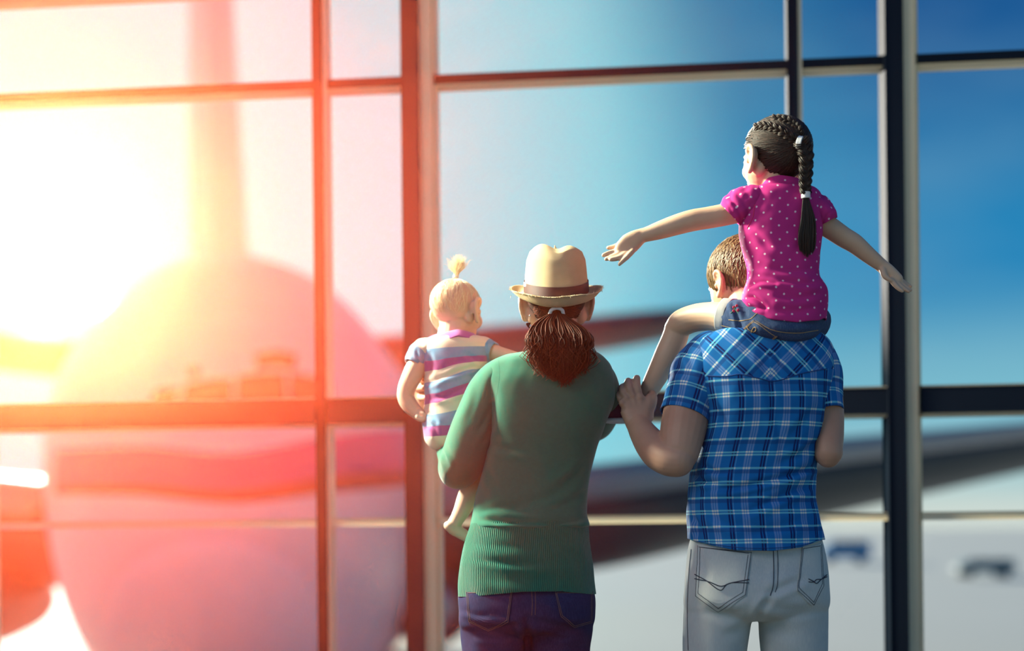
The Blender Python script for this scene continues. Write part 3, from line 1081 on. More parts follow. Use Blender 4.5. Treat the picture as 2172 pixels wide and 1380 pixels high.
# jeans -------------------------------------------------------------
def jeans(name, parent, pel, legs, mat, wr, voxel=.0045, noise=((9, .0016, 3),)):
    sh = [tsh(pel, 50, 72, 2.5)]
    for l in legs:
        sh.append(limb(l, n=60, seg=40))
    me = remesh(join(name, sh), voxel, 4)
    V = co_of(me)
    nrm = np.empty(len(me.vertices) * 3, dtype=np.float32)
    me.vertices.foreach_get('normal', nrm)
    nrm = nrm.reshape(-1, 3)
    near = np.clip(-nrm[:, 1] * 3, 0, 1)
    rel = crease_field(V, wr) * near
    for f, a, sd in noise:
        rel = rel + wob(V, f, a, sd)
    set_co(me, V + nrm * rel[:, None])
    return link(name, me, parent, mat)
jf = jeans('jeans', man,
           [(1118, 1476, 1730, MY, .100), (1150, 1464, 1742, MY, .112), (1200, 1456, 1752, MY, .122), (1245, 1451, 1755, MY - .005, .128), (1290, 1452, 1753, MY - .005, .118), (1315, 1480, 1720, MY, .07)],
           [[(1530, 1235, MY - .005, 74, 92), (1522, 1300, MY, 73, 88), (1516, 1380, MY, 68, 80), (1514, 1500, MY, 62, 70), (1512, 1680, MY - .01, 54, 60), (1510, 1880, MY + .01, 50, 54), (1510, 1972, MY + .02, 50, 56)],
            [(1676, 1235, MY - .005, 74, 92), (1682, 1300, MY, 72, 86), (1684, 1380, MY, 70, 80), (1686, 1500, MY, 62, 70), (1688, 1680, MY - .01, 54, 60), (1690, 1880, MY + .01, 50, 54), (1690, 1972, MY + .02, 50, 56)]],
           M_jean_f,
           [([(1600, 1285), (1560, 1302), (1510, 1295), (1470, 1270)], 13, .006), ([(1622, 1262), (1660, 1245), (1712, 1224)], 10, .006),
            ([(1612, 1275), (1650, 1290), (1700, 1296), (1745, 1285)], 12, .004), ([(1605, 1290), (1575, 1330), (1530, 1350)], 12, .004),
            ([(1612, 1300), (1650, 1335), (1700, 1350)], 14, .003), ([(1640, 1265), (1616, 1290), (1602, 1330)], 9, .007),
            ([(1486, 1180), (1500, 1215), (1492, 1240)], 9, .003), ([(1660, 1180), (1648, 1225), (1650, 1250)], 9, .002)])
jb = bvh_of(jf.data)
def seamo(parent, nm, bvh, pts, mat, r=.0013, off=.0006, dash=0, n=40):
    m_ = seam(nm, bvh, pts, r, n, off, dash)
    if m_:
        return link(nm, m_, parent, mat)
def pocket(parent, bvh, tl, tr, bl, br, tip, mat, thread, fold=7):
    po = link('pocket', patch('pocket', bvh, [tl, ((tl[0] + tr[0]) / 2, (tl[1] + tr[1]) / 2 + 3), tr], [bl, tip, br], 25, 22, .0032, .0032), parent, mat, smooth=False)
    def inn(p, c, k_=fold):
        dx, dy = c[0] - p[0], c[1] - p[1]
        l = math.hypot(dx, dy)
        return (p[0] + dx / l * k_, p[1] + dy / l * k_)
    cx = ((tl[0] + tr[0] + bl[0] + br[0]) / 4, (tl[1] + tr[1] + bl[1] + br[1]) / 4)
    ring0 = [tl, bl, tip, br, tr]
    for a, b in zip(ring0[:-1], ring0[1:]):
        seamo(po, 'stitching', bvh, [inn(a, cx, 1.5), inn(b, cx, 1.5)], thread, .0007, .0034, .0034)
        seamo(po, 'stitching', bvh, [inn(a, cx, fold), inn(b, cx, fold)], thread, .0007, .0034, .0034)
    seamo(po, 'stitching', bvh, [inn(tl, cx, 6), inn(tr, cx, 6)], thread, .0008, .0034, .0034)
    return po
p1 = pocket(jf, jb, (1481, 1156), (1594, 1170), (1476, 1264), (1582, 1262), (1523, 1297), M_jean_f, M_thread_d, 9)
p2 = pocket(jf, jb, (1700, 1158), (1741, 1152), (1690, 1252), (1746, 1243), (1725, 1283), M_jean_f, M_thread_d, 7)
for pts in ([(1476, 1218), (1500, 1232), (1528, 1251), (1545, 1238), (1588, 1229)], [(1476, 1227), (1505, 1234), (1530, 1243), (1552, 1236), (1588, 1236)]):
    seamo(p1, 'pocket_embroidery', jb, pts, M_thread_d, .0012, .0038)
for pts in ([(1714, 1228), (1722, 1232), (1730, 1237), (1738, 1230), (1751, 1219)], [(1714, 1234), (1724, 1234), (1730, 1229), (1740, 1228), (1751, 1223)]):
    seamo(p2, 'pocket_embroidery', jb, pts, M_thread_d, .0012, .0038)
seamo(jf, 'seat_seam', jb, [(1640, 1160), (1641, 1200), (1640, 1240), (1634, 1262)], M_thread_d, .0011, .0004)
seamo(jf, 'seat_seam', jb, [(1649, 1160), (1650, 1200), (1649, 1238), (1644, 1256)], M_thread_d, .0009, .0004, .0036)
seamo(jf, 'side_seam', jb, [(1466, 1165), (1461, 1220), (1458, 1300), (1460, 1378)], M_thread_d, .0010, .0003)
seamo(jf, 'yoke_seam', jb, [(1484, 1160), (1540, 1166), (1595, 1172)], M_thread_d, .0008, .0030, .0036)
# shoes (below the frame, keep the man on the floor)
M_shoe = simple('brown_shoe_leather', (.10, .06, .035), .5, .2, 20)
for x in (1510, 1690):
    c = P(x, 1117, MY)
    pts = [(c.x, MY - .06, .05), (c.x, MY + .02, .055), (c.x, MY + .12, .045), (c.x, MY + .21, .035)]
    link('shoe', tube('shoe', pts, [.042, .045, .05, .035], 24, 20, (0, 0, 1), ry=[.05, .055, .043, .030], sq=2.6), man, M_shoe)

# plaid shirt -------------------------------------------------------
sv = rings([(699, 1560, 1668, MY + .02, .05), (703, 1520, 1704, MY + .01, .075), (711, 1488, 1736, MY, .095), (728, 1468, 1756, MY, .112), (760, 1462, 1765, MY - .005, .122),
            (810, 1468, 1760, MY - .01, .130), (860, 1486, 1749, MY - .01, .132), (910, 1487, 1741, MY - .005, .128), (960, 1476, 1732, MY, .120), (1010, 1465, 1727, MY, .114),
            (1060, 1461, 1727, MY, .114), (1105, 1461, 1735, MY, .122), (1140, 1461, 1741, MY, .130)], 190, 200, 2.5)
def yoke_faces(px, c):
    seam_y = np.interp(px[:, 0], [1440, 1515, 1570, 1630, 1655, 1700, 1770], [788, 800, 793, 806, 805, 792, 780])
    return ((px[:, 1] < seam_y) & (c[:, 1] < MY + .03)).astype(int)
folds = [([(1500, 1036), (1560, 1034), (1625, 1020), (1690, 1003), (1732, 985)], 7, .007), ([(1572, 1092), (1620, 1070), (1680, 1042), (1725, 1030)], 9, .006),
         ([(1466, 1000), (1490, 1020), (1530, 1025)], 6, .005), ([(1490, 985), (1520, 1000), (1555, 1000)], 6, .004), ([(1466, 1090), (1480, 1115), (1478, 1140)], 6, .005),
         ([(1612, 740), (1628, 800), (1638, 860), (1655, 930), (1660, 990)], 10, .004), ([(1655, 735), (1650, 790), (1648, 812)], 7, .003),
         ([(1520, 860), (1535, 905), (1530, 960)], 9, .003), ([(1730, 860), (1700, 900), (1672, 925)], 10, .003), ([(1736, 930), (1700, 960), (1650, 985)], 9, .004),
         ([(1560, 1140), (1640, 1120), (1720, 1100)], 12, .003), ([(1500, 1080), (1540, 1110), (1600, 1112)], 10, .003)]
folds = [(l_, w_, d_ * 1.55) for l_, w_, d_ in folds]
shirt = cloth('shirt', sv, man, [M_plaid, M_plaid_y], folds, ((6, .0026, 11), (13, .0011, 12)),
              hem=[(1461, 0), (1490, 10), (1560, 25), (1640, 27), (1700, 20), (1741, 6)], hem_rows=.16, face_mat=yoke_faces)
sl = tube_grid([(1524, 742, 3.50, 40, 62), (1506, 752, 3.50, 49, 72), (1484, 785, 3.495, 56, 74), (1468, 830, 3.485, 55, 68), (1453, 884, 3.47, 53, 60)], 80, 90, end=.004)
cloth('sleeve', sl, shirt, M_plaid, [([(1500, 790), (1508, 830), (1516, 850)], 6, .004), ([(1432, 770), (1460, 800), (1500, 840)], 9, .003), ([(1448, 735), (1462, 760), (1468, 790)], 7, .003)], ((9, .0018, 21),), uvf=tube_uv)
sr = tube_grid([(1704, 742, 3.50, 38, 60), (1722, 752, 3.50, 44, 68), (1738, 790, 3.495, 44, 66), (1745, 835, 3.485, 41, 60), (1750, 880, 3.47, 38, 54)], 80, 90, end=-.006)
cloth('sleeve', sr, shirt, M_plaid, [([(1728, 790), (1738, 840), (1740, 870)], 6, .004), ([(1775, 760), (1750, 800), (1735, 830)], 9, .003)], ((9, .0016, 22),), uvf=tube_uv)
sb = bvh_of(shirt.data)
M_seam = simple('blue_seam_thread', (.006, .05, .20), .8, .1, 40)
seamo(shirt, 'yoke_seam', sb, [(1500, 797), (1540, 798), (1570, 794), (1600, 800), (1630, 807), (1655, 806), (1700, 792), (1752, 782)], M_seam, .0014, .0022)
seamo(shirt, 'hem_stitching', sb, [(1480, 1148), (1560, 1160), (1640, 1162), (1700, 1156), (1732, 1146)], M_seam, .0008, .0022, .004)

# hair --------------------------------------------------------------
def scalp_strands(M, H, n, crown, length, rise, keep, seed, lift=.03, drop=1.0, curl=.02, K=9, cr=(.352, .435, .385), cc=(0, -.06, .13), swirl=.35):
    """Strands combed from a crown point over a skull ellipsoid, in head-local units."""
    r = np.random.default_rng(seed)
    out = []
    cr_ = np.array(cr)
    cc_ = np.array(cc)
    c0 = np.array(crown, float)
    c0 /= np.linalg.norm(c0)
    tries = 0
    while len(out) < n and tries < n * 30:
        tries += 1
        d = r.normal(size=3)
        d /= np.linalg.norm(d)
        p = cc_ + d * cr_
        if not keep(p, r):
            continue
        L = length(p, r)
        away = d - c0 * d.dot(c0)
        away /= np.linalg.norm(away) + 1e-6
        side = np.cross(d, away)
        flow = away + side * swirl * r.normal() + np.array([0, 0, -drop]) * .8
        path = []
        q = d.copy()
        for k in range(K):
            t = k / (K - 1)
            h = 1 + lift * (.3 + r.uniform(.0, .25)) * math.sin(t * PI * .8) + rise * t * t * r.uniform(.2, 1.0)
            pt = cc_ + q * cr_ * h
            path.append(pt)
            f = flow - q * flow.dot(q)
            f /= np.linalg.norm(f) + 1e-6
            q = q + f * (L / (K - 1)) / .38 + side * curl * r.normal()
            q /= np.linalg.norm(q)
            if pt[2] < cc_[2] - .1:      # hair hangs once it leaves the skull's widest part
                pass
        out.append(path)
    A = np.array(out)
    Mn = np.array(M)
    return A @ Mn[:3, :3].T + Mn[:3, 3]
def keep_short(p, r):
    x, y, z = p
    if y > .22 and z < .28:            # face
        return False
    if z < (-.34 if y < -.14 else -.20 + .10 * max(0, y)):     # nape
        return False
    if abs(x) > .24 and y > -.10 and z < .06:   # ears and cheeks
        return r.random() < .15 and z > -.02
    if y > .05 and z < .05:
        return False
    return True
cap = ell((0, -.06, .13), (.345, .428, .378), None, 40)
cv = co_of(cap)
bad = (cv[:, 1] > .2) & (cv[:, 2] < .25) | (cv[:, 2] < np.where(cv[:, 1] < -.14, -.22, -.12)) | ((np.abs(cv[:, 0]) > .22) & (cv[:, 1] > -.08) & (cv[:, 2] < .10))
cv[bad] = (cv[bad] - np.array([0, -.06, .13])) * .86 + np.array([0, -.06, .13])
set_co(cap, cv)
cap.transform(fM)
M_cap_f = simple('scalp_brown', (.05, .028, .013), .8, .2, 40)
paths = scalp_strands(fM, FH, 2600, (.12, -.45, .9), lambda p, r: r.uniform(.22, .40), .05, keep_short, 5, .10, 1.1, .05)
rr = np.random.default_rng(44)
nape = []
while len(nape) < 620:
    d = rr.normal(size=3)
    d /= np.linalg.norm(d)
    p = np.array((0, -.06, .13)) + d * np.array((.350, .432, .382))
    if not (-.19 < p[2] < .10 and p[1] < -.16 + .10 * (p[2] > 0)):
        continue
    L_ = rr.uniform(.16, .30)
    inw = -d * np.array((1, 1, 0)) * .10
    sw = rr.normal(size=3) * .03
    nape.append([p * 1.0 + (inw * t * t + sw * t * t + np.array((0, 0, -L_)) * t) + d * .012 * math.sin(t * PI) for t in np.linspace(0, 1, 9)])
fMn = np.array(fM)
paths = np.concatenate([paths, np.array(nape) @ fMn[:3, :3].T + fMn[:3, 3]])
hf = link('hair', strand_mesh('hair', paths, RNG.uniform(.0010, .0022, len(paths)), 4), man, M_hair_f)
link('scalp', cap, hf, M_cap_f)
# ------------------------------------------------------------------ the girl on his shoulders
GY = 3.455
gh_c = P(1641, 339, GY + .01)
GH = .198
hp, gM = head_parts(gh_c, GH, math.radians(36), math.radians(4), 0, .8, 1.15)
shells = hp
shells.append(limb([(1640, 345, GY, 34), (1645, 385, GY, 31), (1652, 415, GY, 36), (1655, 440, GY, 45)]))
shells.append(tsh([(402, 1612, 1700, GY, .03), (416, 1590, 1728, GY, .055), (450, 1584, 1734, GY, .062), (520, 1588, 1726, GY, .066), (600, 1598, 1726, GY, .070), (660, 1594, 1732, GY, .078), (715, 1600, 1722, GY, .07)]))
# left arm stretched out
shells.append(limb([(1600, 436, GY, 27), (1570, 446, GY, 25), (1537, 455, GY + .005, 23.5), (1500, 462, GY + .01, 23), (1470, 467, GY + .012, 23), (1440, 475, GY + .015, 22), (1403, 487, GY + .02, 19.5), (1375, 496, GY + .022, 16), (1358, 500, GY + .025, 15)]))
hz0 = GY + .025
shells.append(limb([(1362, 499, hz0, 15, 15), (1350, 506, hz0, 19, 15), (1336, 516, hz0, 22, 12), (1324, 526, hz0, 20, 10)], sq=2.4))
def fin_(pts, r0, r1, Y):
    k = len(pts)
    return limb([(x, y, Y + (p_[2] if len(p_) > 2 else 0), r0 + (r1 - r0) * i / (k - 1)) for i, p_ in enumerate(pts) for x, y in [p_[:2]]], n=20, seg=12)
shells.append(fin_([(1328, 512, .012), (1310, 520, .018), (1298, 524, .022), (1290, 525, .024)], 6.2, 4.6, hz0))      # thumb, far side
shells.append(fin_([(1326, 522, .006), (1306, 532, .006), (1290, 537, .004), (1280, 541, .002)], 6.6, 4.7, hz0))      # index
shells.append(fin_([(1326, 530, -.002), (1308, 541, -.004), (1294, 546, -.006), (1286, 549, -.007)], 6.8, 4.8, hz0))  # middle
shells.append(fin_([(1330, 535, -.008), (1316, 545, -.012), (1303, 549, -.014), (1296, 550, -.015)], 6.6, 4.8, hz0))  # ring
shells.append(fin_([(1342, 532, -.014), (1330, 545, -.018), (1320, 554, -.020), (1314, 560, -.021)], 6.4, 4.4, hz0))  # little finger
# right arm stretched out
shells.append(limb([(1722, 452, GY, 27), (1745, 472, GY, 24), (1768, 488, GY, 22.5), (1790, 503, GY + .005, 21.5), (1812, 516, GY + .008, 20.5), (1835, 535, GY + .01, 18), (1856, 552, GY + .012, 15.5), (1872, 564, GY + .015, 13.5)]))
hz1 = GY + .015
shells.append(limb([(1868, 562, hz1, 13.5, 14), (1880, 571, hz1, 14, 14), (1893, 582, hz1, 13, 13), (1904, 591, hz1, 11, 12)], sq=2.4))
shells.append(fin_([(1872, 572, -.012), (1876, 584, -.018), (1884, 591, -.02), (1890, 594, -.02)], 7.5, 4.6, hz1))     # thumb, near side
shells.append(fin_([(1898, 585, .008), (1912, 595, .010), (1923, 602, .011), (1931, 607, .012)], 6.0, 4.2, hz1))
shells.append(fin_([(1899, 591, 0), (1912, 601, 0), (1924, 610, 0), (1931, 615, 0)], 6.2, 4.3, hz1))
shells.append(fin_([(1896, 594, -.008), (1907, 604, -.010), (1919, 613, -.010), (1927, 618, -.010)], 5.8, 4.0, hz1))
shells.append(fin_([(1891, 594, -.015), (1899, 605, -.018), (1908, 613, -.020), (1914, 617, -.020)], 5.8, 4.0, hz1))
# left leg over his shoulder, foot held
shells.append(limb([(1610, 690, GY + .01, 40), (1560, 678, GY + .03, 37), (1520, 671, GY + .06, 31), (1480, 673, GY + .10, 29.5), (1448, 684, GY + .13, 29), (1436, 696, GY + .145, 27)]))
shells.append(limb([(1438, 694, GY + .145, 27), (1430, 720, GY + .15, 28), (1416, 752, GY + .155, 28), (1402, 780, GY + .16, 25.5), (1385, 812, GY + .165, 22), (1370, 840, GY + .17, 18.5), (1362, 852, GY + .17, 17)]))
shells.append(limb([(1362, 850, GY + .17, 18), (1345, 868, GY + .175, 18), (1322, 872, GY + .18, 16), (1300, 876, GY + .185, 13)]))
# right leg, hidden in front of his chest
shells.append(limb([(1690, 690, GY + .01, 40), (1715, 682, GY + .08, 34), (1722, 690, GY + .18, 29), (1718, 705, GY + .25, 27)]))
shells.append(limb([(1718, 704, GY + .25, 27), (1712, 750, GY + .27, 27), (1702, 800, GY + .28, 22), (1694, 845, GY + .29, 17)]))
shells.append(limb([(1694, 842, GY + .29, 17), (1690, 862, GY + .32, 16), (1688, 866, GY + .37, 14)]))
girl = body('person', shells, .0027, (P(1655, 1117, GY).x, GY, P(1655, 728, GY).z), 'girl in a pink dotted blouse riding on a man\'s shoulders with arms spread', mat=M_skin_g)
add_face(girl, gM, GH)

# pink dotted blouse --------------------------------------------------
def dots(name):
    k = NM(name)
    uv = k.N('ShaderNodeUVMap').outputs[0]
    sep = k.N('ShaderNodeSeparateXYZ', {0: uv})
    PX, PZ, R_ = .0375, .0330, .0024
    def lat(du, dv):
        a = []
        for s_, p_, o_ in ((sep.outputs[0], PX, du), (sep.outputs[1], PZ, dv)):
            m_ = k.math('MODULO', k.math('ADD', s_, p_ * 40 + o_), p_)
            m_ = k.math('SUBTRACT', m_, p_ / 2)
            a.append(k.math('POWER', m_, 2.0))
        d = k.math('SQRT', k.math('ADD', *a))
        return k.N('ShaderNodeMapRange', {0: d, 1: R_ * 1.12, 2: R_ * .88, 3: 0.0, 4: 1.0}).outputs[0]
    f = k.math('ADD', lat(0, 0), lat(PX / 2, PZ / 2), clamp=True)
    tc = k.N('ShaderNodeTexCoord').outputs['Object']
    base = k.mix(k.noise(8, 4, tc), (.42, .022, .165), (.52, .030, .21))
    k.col(k.mix(k.math('MULTIPLY', f, .85), base, (.80, .62, .70)))
    k.set(Roughness=.85, Specular_IOR_Level=.15)
    k.bump(k.noise(900, 1, tc), .15, .0005)
    return k.m
M_dots = dots('pink_dotted_cotton')
M_pink_in = simple('pink_lining', (.62, .02, .10), .8, .1, 20)
bv = rings([(397, 1612, 1702, GY, .040), (401, 1594, 1718, GY, .052), (408, 1582, 1730, GY, .062), (422, 1576, 1739, GY, .070), (450, 1573, 1744, GY, .076), (485, 1570, 1741, GY, .078), (525, 1578, 1737, GY, .078),
            (560, 1587, 1735, GY, .080), (588, 1588, 1734, GY, .082), (606, 1583, 1742, GY, .088), (622, 1578, 1750, GY, .092), (645, 1577, 1750, GY, .095), (672, 1581, 1746, GY, .095)], 170, 170, 2.5)
blouse = cloth('blouse', bv, girl, M_dots,
               [([(1582, 612), (1612, 598), (1640, 600), (1650, 604)], 5, .006), ([(1580, 632), (1600, 632), (1620, 650), (1618, 658)], 5, .007), ([(1578, 655), (1596, 652), (1622, 655)], 5, .005),
                ([(1590, 590), (1640, 590), (1700, 600), (1740, 602)], 7, .004), ([(1600, 560), (1660, 575), (1730, 570)], 8, .0025), ([(1640, 625), (1690, 632), (1745, 622)], 8, .003),
                ([(1600, 640), (1660, 660), (1730, 655)], 9, .003), ([(1590, 500), (1630, 520), (1690, 515)], 10, .0018), ([(1582, 470), (1610, 500), (1640, 540)], 8, .002), ([(1735, 480), (1705, 510), (1680, 540)], 8, .002)],
               ((9, .0015, 31), (20, .0006, 32)), hem=[(1577, -22), (1590, -6), (1605, 6), (1640, 17), (1690, 24), (1735, 18), (1748, 10)], hem_rows=.22)
gl = tube_grid([(1612, 424, GY, 26, 44), (1598, 425, GY, 31, 52), (1580, 432, GY, 36, 52), (1562, 444, GY, 36, 48), (1549, 456, GY + .004, 31, 42)], 60, 70)
cloth('sleeve', gl, blouse, [M_dots], [([(1545, 415), (1562, 440), (1575, 470)], 4, .003), ([(1560, 408), (1578, 430), (1590, 460)], 5, .002)], ((22, .0018, 33), (45, .0010, 34)), uvf=tube_uv, thick=.0025)
gr = tube_grid([(1706, 436, GY, 26, 42), (1718, 440, GY, 30, 50), (1732, 452, GY, 33, 50), (1744, 466, GY, 31, 46), (1750, 476, GY, 27, 40)], 60, 70)
cloth('sleeve', gr, blouse, [M_dots], [([(1758, 445), (1748, 465), (1735, 485)], 4, .003)], ((22, .0018, 35), (45, .0010, 36)), uvf=tube_uv, thick=.0025)
bb = bvh_of(blouse.data)
# stand-up collar
cv_ = rings([(377, 1620, 1692, GY, .040), (388, 1617, 1698, GY, .043), (402, 1612, 1703, GY, .047)], 24, 90, 2.3)
cloth('collar', cv_, blouse, M_dots, (), ((14, .0008, 37),), hem_top=[(1615, 14), (1630, 6), (1655, 3), (1690, 8), (1703, 16)], hem_rows=.9, thick=.004)
seamo(blouse, 'armhole_seam', bb, [(1596, 404), (1601, 430), (1598, 460), (1586, 484)], M_pink_in, .0010, .0018)
seamo(blouse, 'hem_stitching', bb, [(1604, 668), (1640, 684), (1690, 690), (1730, 684)], M_pink_in, .0006, .0018, .003)

# denim shorts --------------------------------------------------------
sh = [tsh([(640, 1590, 1732, GY, .070), (660, 1572, 1738, GY, .080), (685, 1566, 1738, GY, .090), (705, 1572, 1736, GY, .099), (720, 1596, 1724, GY, .094), (731, 1625, 1700, GY, .075)], 40, 64, 2.4),
      limb([(1620, 688, GY, 44, 60), (1585, 682, GY + .02, 44, 52), (1558, 674, GY + .035, 40, 46), (1543, 670, GY + .045, 36, 42)], round_ends=False),
      limb([(1690, 690, GY, 44, 60), (1715, 684, GY + .05, 42, 46), (1722, 686, GY + .11, 37, 40)], round_ends=False)]
me = remesh(join('shorts', sh), .0035, 4)
V = co_of(me)
nr = np.empty(len(me.vertices) * 3, dtype=np.float32); me.vertices.foreach_get('normal', nr); nr = nr.reshape(-1, 3)
rel = crease_field(V, [([(1552, 640), (1565, 672), (1572, 710)], 5, .004), ([(1568, 640), (1590, 680), (1610, 715)], 7, .004), ([(1545, 700), (1580, 706), (1620, 718)], 5, .003), ([(1640, 706), (1690, 708), (1730, 700)], 6, .003)]) * np.clip(-nr[:, 1] * 3, 0, 1) + wob(V, 12, .0012, 41)
set_co(me, V + nr * rel[:, None])
shorts = link('shorts', me, girl, M_jean_g)
cf = tube_grid([(1552, 673, GY + .04, 38, 44), (1544, 671, GY + .045, 37, 43), (1532, 668, GY + .052, 33.5, 40)], 14, 60)
cloth('cuff', cf, shorts, M_cuff_g, (), ((25, .0009, 42),), uvf=tube_uv, thick=.005)
gb = bvh_of(shorts.data)
seamo(shorts, 'waist_seam', gb, [(1602, 680), (1640, 700), (1690, 706), (1735, 700)], M_thread_g, .0008, .0006, .0032)
seamo(shorts, 'leg_seam', gb, [(1546, 678), (1570, 680), (1592, 676), (1606, 664)], M_thread_g, .0009, .0006)
seamo(shorts, 'leg_seam', gb, [(1530, 690), (1560, 697), (1600, 706), (1640, 722)], M_thread_g, .0007, .0006, .0032)
gp = pocket(shorts, gb, (1600, 678), (1650, 712), (1569, 704), (1630, 728), (1596, 724), M_jean_g, M_thread_g, 4)
for pts in ([(1585, 692), (1590, 698), (1600, 702), (1606, 698), (1604, 693), (1598, 697), (1594, 706), (1596, 716)],):
    seamo(gp, 'heart_embroidery', gb, pts, M_thread_g, .0009, .004)
M_flower = simple('red_embroidery', (.55, .03, .08), .7, .2, 60)
M_leaf = simple('green_embroidery', (.06, .22, .10), .7, .2, 60)
for i, (x, y) in enumerate(((1556, 660), (1563, 649), (1566, 658), (1557, 652))):
    loc, nor = hit(gb, x, y)
    if loc is not None:
        link('embroidered_petal', ell(loc + nor * .0008, (.0036, .0014, .0042), None, 12), shorts, M_flower)
for pts in ([(1550, 664), (1556, 658), (1562, 646)], [(1560, 656), (1566, 664)]):
    seamo(shorts, 'embroidered_stem', gb, pts, M_leaf, .0008, .0006)

# plum canvas shoe held in his fist
M_plum = simple('plum_canvas', (.060, .028, .075), .8, .2, 80, .2, 600)
M_sole = simple('white_rubber_sole', (.70, .68, .70), .6, .05, 20)
shoe = link('shoe', limb([(1372, 862, GY + .172, 20, 24), (1352, 868, GY + .178, 25, 27), (1325, 868, GY + .183, 26, 28), (1304, 872, GY + .187, 22, 27), (1288, 876, GY + .19, 17, 22)], n=30, seg=28, sq=2.5), girl, M_plum)
link('sole', limb([(1374, 888, GY + .174, 6, 26), (1340, 891, GY + .18, 6, 30), (1304, 892, GY + .187, 6, 29), (1284, 892, GY + .19, 5, 20)], n=24, seg=24, sq=3), shoe, M_sole)
link('topstitch', limb([(1330, 858, GY + .150, 1.2), (1312, 856, GY + .154, 1.2), (1294, 859, GY + .164, 1.2)], n=16, seg=6), shoe, M_sole)
link('eyelet', ell(P(1300, 862, GY + .156), (.003, .003, .003), None, 12), shoe, simple('brass_eyelet', (.55, .40, .22), .4, .1, 20, metal=.8))
shoe2 = link('shoe', limb([(1694, 862, GY + .29, 20, 24), (1690, 868, GY + .34, 22, 27), (1688, 872, GY + .40, 18, 24)], n=24, seg=24, sq=2.5), girl, M_plum)
link('sole', limb([(1694, 886, GY + .29, 20, 6), (1690, 890, GY + .34, 22, 6), (1688, 892, GY + .40, 18, 6)], n=20, seg=20), shoe2, M_sole)

# hair ------------------------------------------------------------------
def keep_girl(p, r):
    x, y, z = p
    if y > .25 and z < .30:
        return False
    if z < (-.30 if y < -.12 else -.18):
        return False
    if abs(x) > .2 and y > -.04 and z < .02 + .35 * max(0, y):
        return False
    if y > .08 and z < .12:
        return False
    return True
capg = ell((0, -.06, .13), (.372, .445, .388), None, 48)
cg = co_of(capg)
x, y, z = cg.T
bad = ((y > .24) & (z < .28)) | (z < np.where(y < -.12, -.28, -.16)) | ((np.abs(x) > .2) & (y > -.04) & (z < .03 + .3 * np.clip(y, 0, 1)))
cg[bad] = (cg[bad] - np.array([0, -.06, .13])) * .86 + np.array([0, -.06, .13])
set_co(capg, cg)
capg.transform(gM)
# hair pulled tight to the elastic at the back
gMi = gM.inverted()
tie_w = P(1694, 306, GY - .078)
tie_l = np.array(gMi @ tie_w)
def pulled(M, n, target, keep, seed, cr, cc, K=12, jit=.05, lift=.03):
    r = np.random.default_rng(seed)
    out = []
    cr_, cc_ = np.array(cr), np.array(cc)
    tdir = (np.array(target) - cc_) / cr_
    tdir /= np.linalg.norm(tdir)
    while len(out) < n:
        d = r.normal(size=3)
        d /= np.linalg.norm(d)
        p = cc_ + d * cr_
        if not keep(p, r) or d.dot(tdir) > .985:
            continue
        w = r.normal(size=3) * jit
        path = []
        reach = r.uniform(.45, 1.0)
        for k in range(K):
            t = k / (K - 1) * reach
            q = d * (1 - t) + tdir * t + w * math.sin(t * PI)
            q /= np.linalg.norm(q)
            path.append(cc_ + q * cr_ * (1.005 + lift * math.sin(t * PI) * r.uniform(.2, 1)))
        out.append(path)
    A = np.array(out)
    Mn = np.array(M)
    return A @ Mn[:3, :3].T + Mn[:3, 3]
pg = pulled(gM, 3200, tie_l, keep_girl, 9, (.372, .446, .390), (0, -.06, .13))
hg = link('hair', strand_mesh('hair', pg, RNG.uniform(.0008, .0016, len(pg)), 4), girl, M_hair_g)
link('scalp', capg, hg, simple('scalp_dark_brown', (.014, .010, .007), 1.0, .2, 40, spec=.02))
def braid(pts, r0, r1, turns, per=42, seed=1, flat=.55):
    """Three-strand plait along a 3-D curve, each strand a bundle of fine hairs."""
    n = 150
    q = catmull([(*p, a) for p, a in zip(pts, np.linspace(r0, r1, len(pts)))], n)
    T_, S_, U_ = frames(q[:, :3], (0, 1, 0))
    t = np.linspace(0, 1, n)
    rr = np.random.default_rng(seed)
    out, rnd = [], []
    for s in range(3):
        ph = t * turns * 2 * PI + s * 2 * PI / 3
        ox = np.sin(ph) * q[:, 3] * .85
        oy = np.sin(2 * ph) * q[:, 3] * flat
        base = q[:, :3] + S_ * ox[:, None] + U_ * oy[:, None]
        Tb, Sb, Ub = frames(base, (0, 1, 0))
        for k in range(per):
            a, rad = rr.uniform(0, 2 * PI), math.sqrt(rr.uniform(.15, 1)) * .62
            out.append(base + (Sb * math.cos(a) + Ub * math.sin(a)) * (q[:, 3] * rad)[:, None])
            rnd.append(rr.random())
    return strand_mesh('braid', np.array(out), .0013, 4, np.array(rnd), (1, 1, 1, 1, 1))
bp = [tie_w + Vector((.004, -.012, .004)), P(1705, 312, GY - .088), P(1710, 335, GY - .092), P(1709, 365, GY - .088), P(1708, 390, GY - .084), P(1709, 410, GY - .080)]
br_ = link('braid', braid(bp, .0155, .0095, 2.6, 46, 3), girl, M_hair_g)
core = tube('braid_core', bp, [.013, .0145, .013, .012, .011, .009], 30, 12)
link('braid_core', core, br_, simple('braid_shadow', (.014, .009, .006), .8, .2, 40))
def elastic(c, r, axis, parent, wind=4, w=.0085):
    c, axis = Vector(c), Vector(axis).normalized()
    rot = axis.to_track_quat('Z', 'Y').to_matrix()
    pts = []
    for i in range(wind * 24 + 1):
        a = i / 24 * 2 * PI
        pts.append(c + rot @ Vector((math.cos(a) * r, math.sin(a) * r, w * (i / (wind * 24) - .5))))
    return link('hair_elastic', tube('hair_elastic', pts, [.0024] * len(pts), len(pts), 8, tuple(axis)), parent, M_tie)
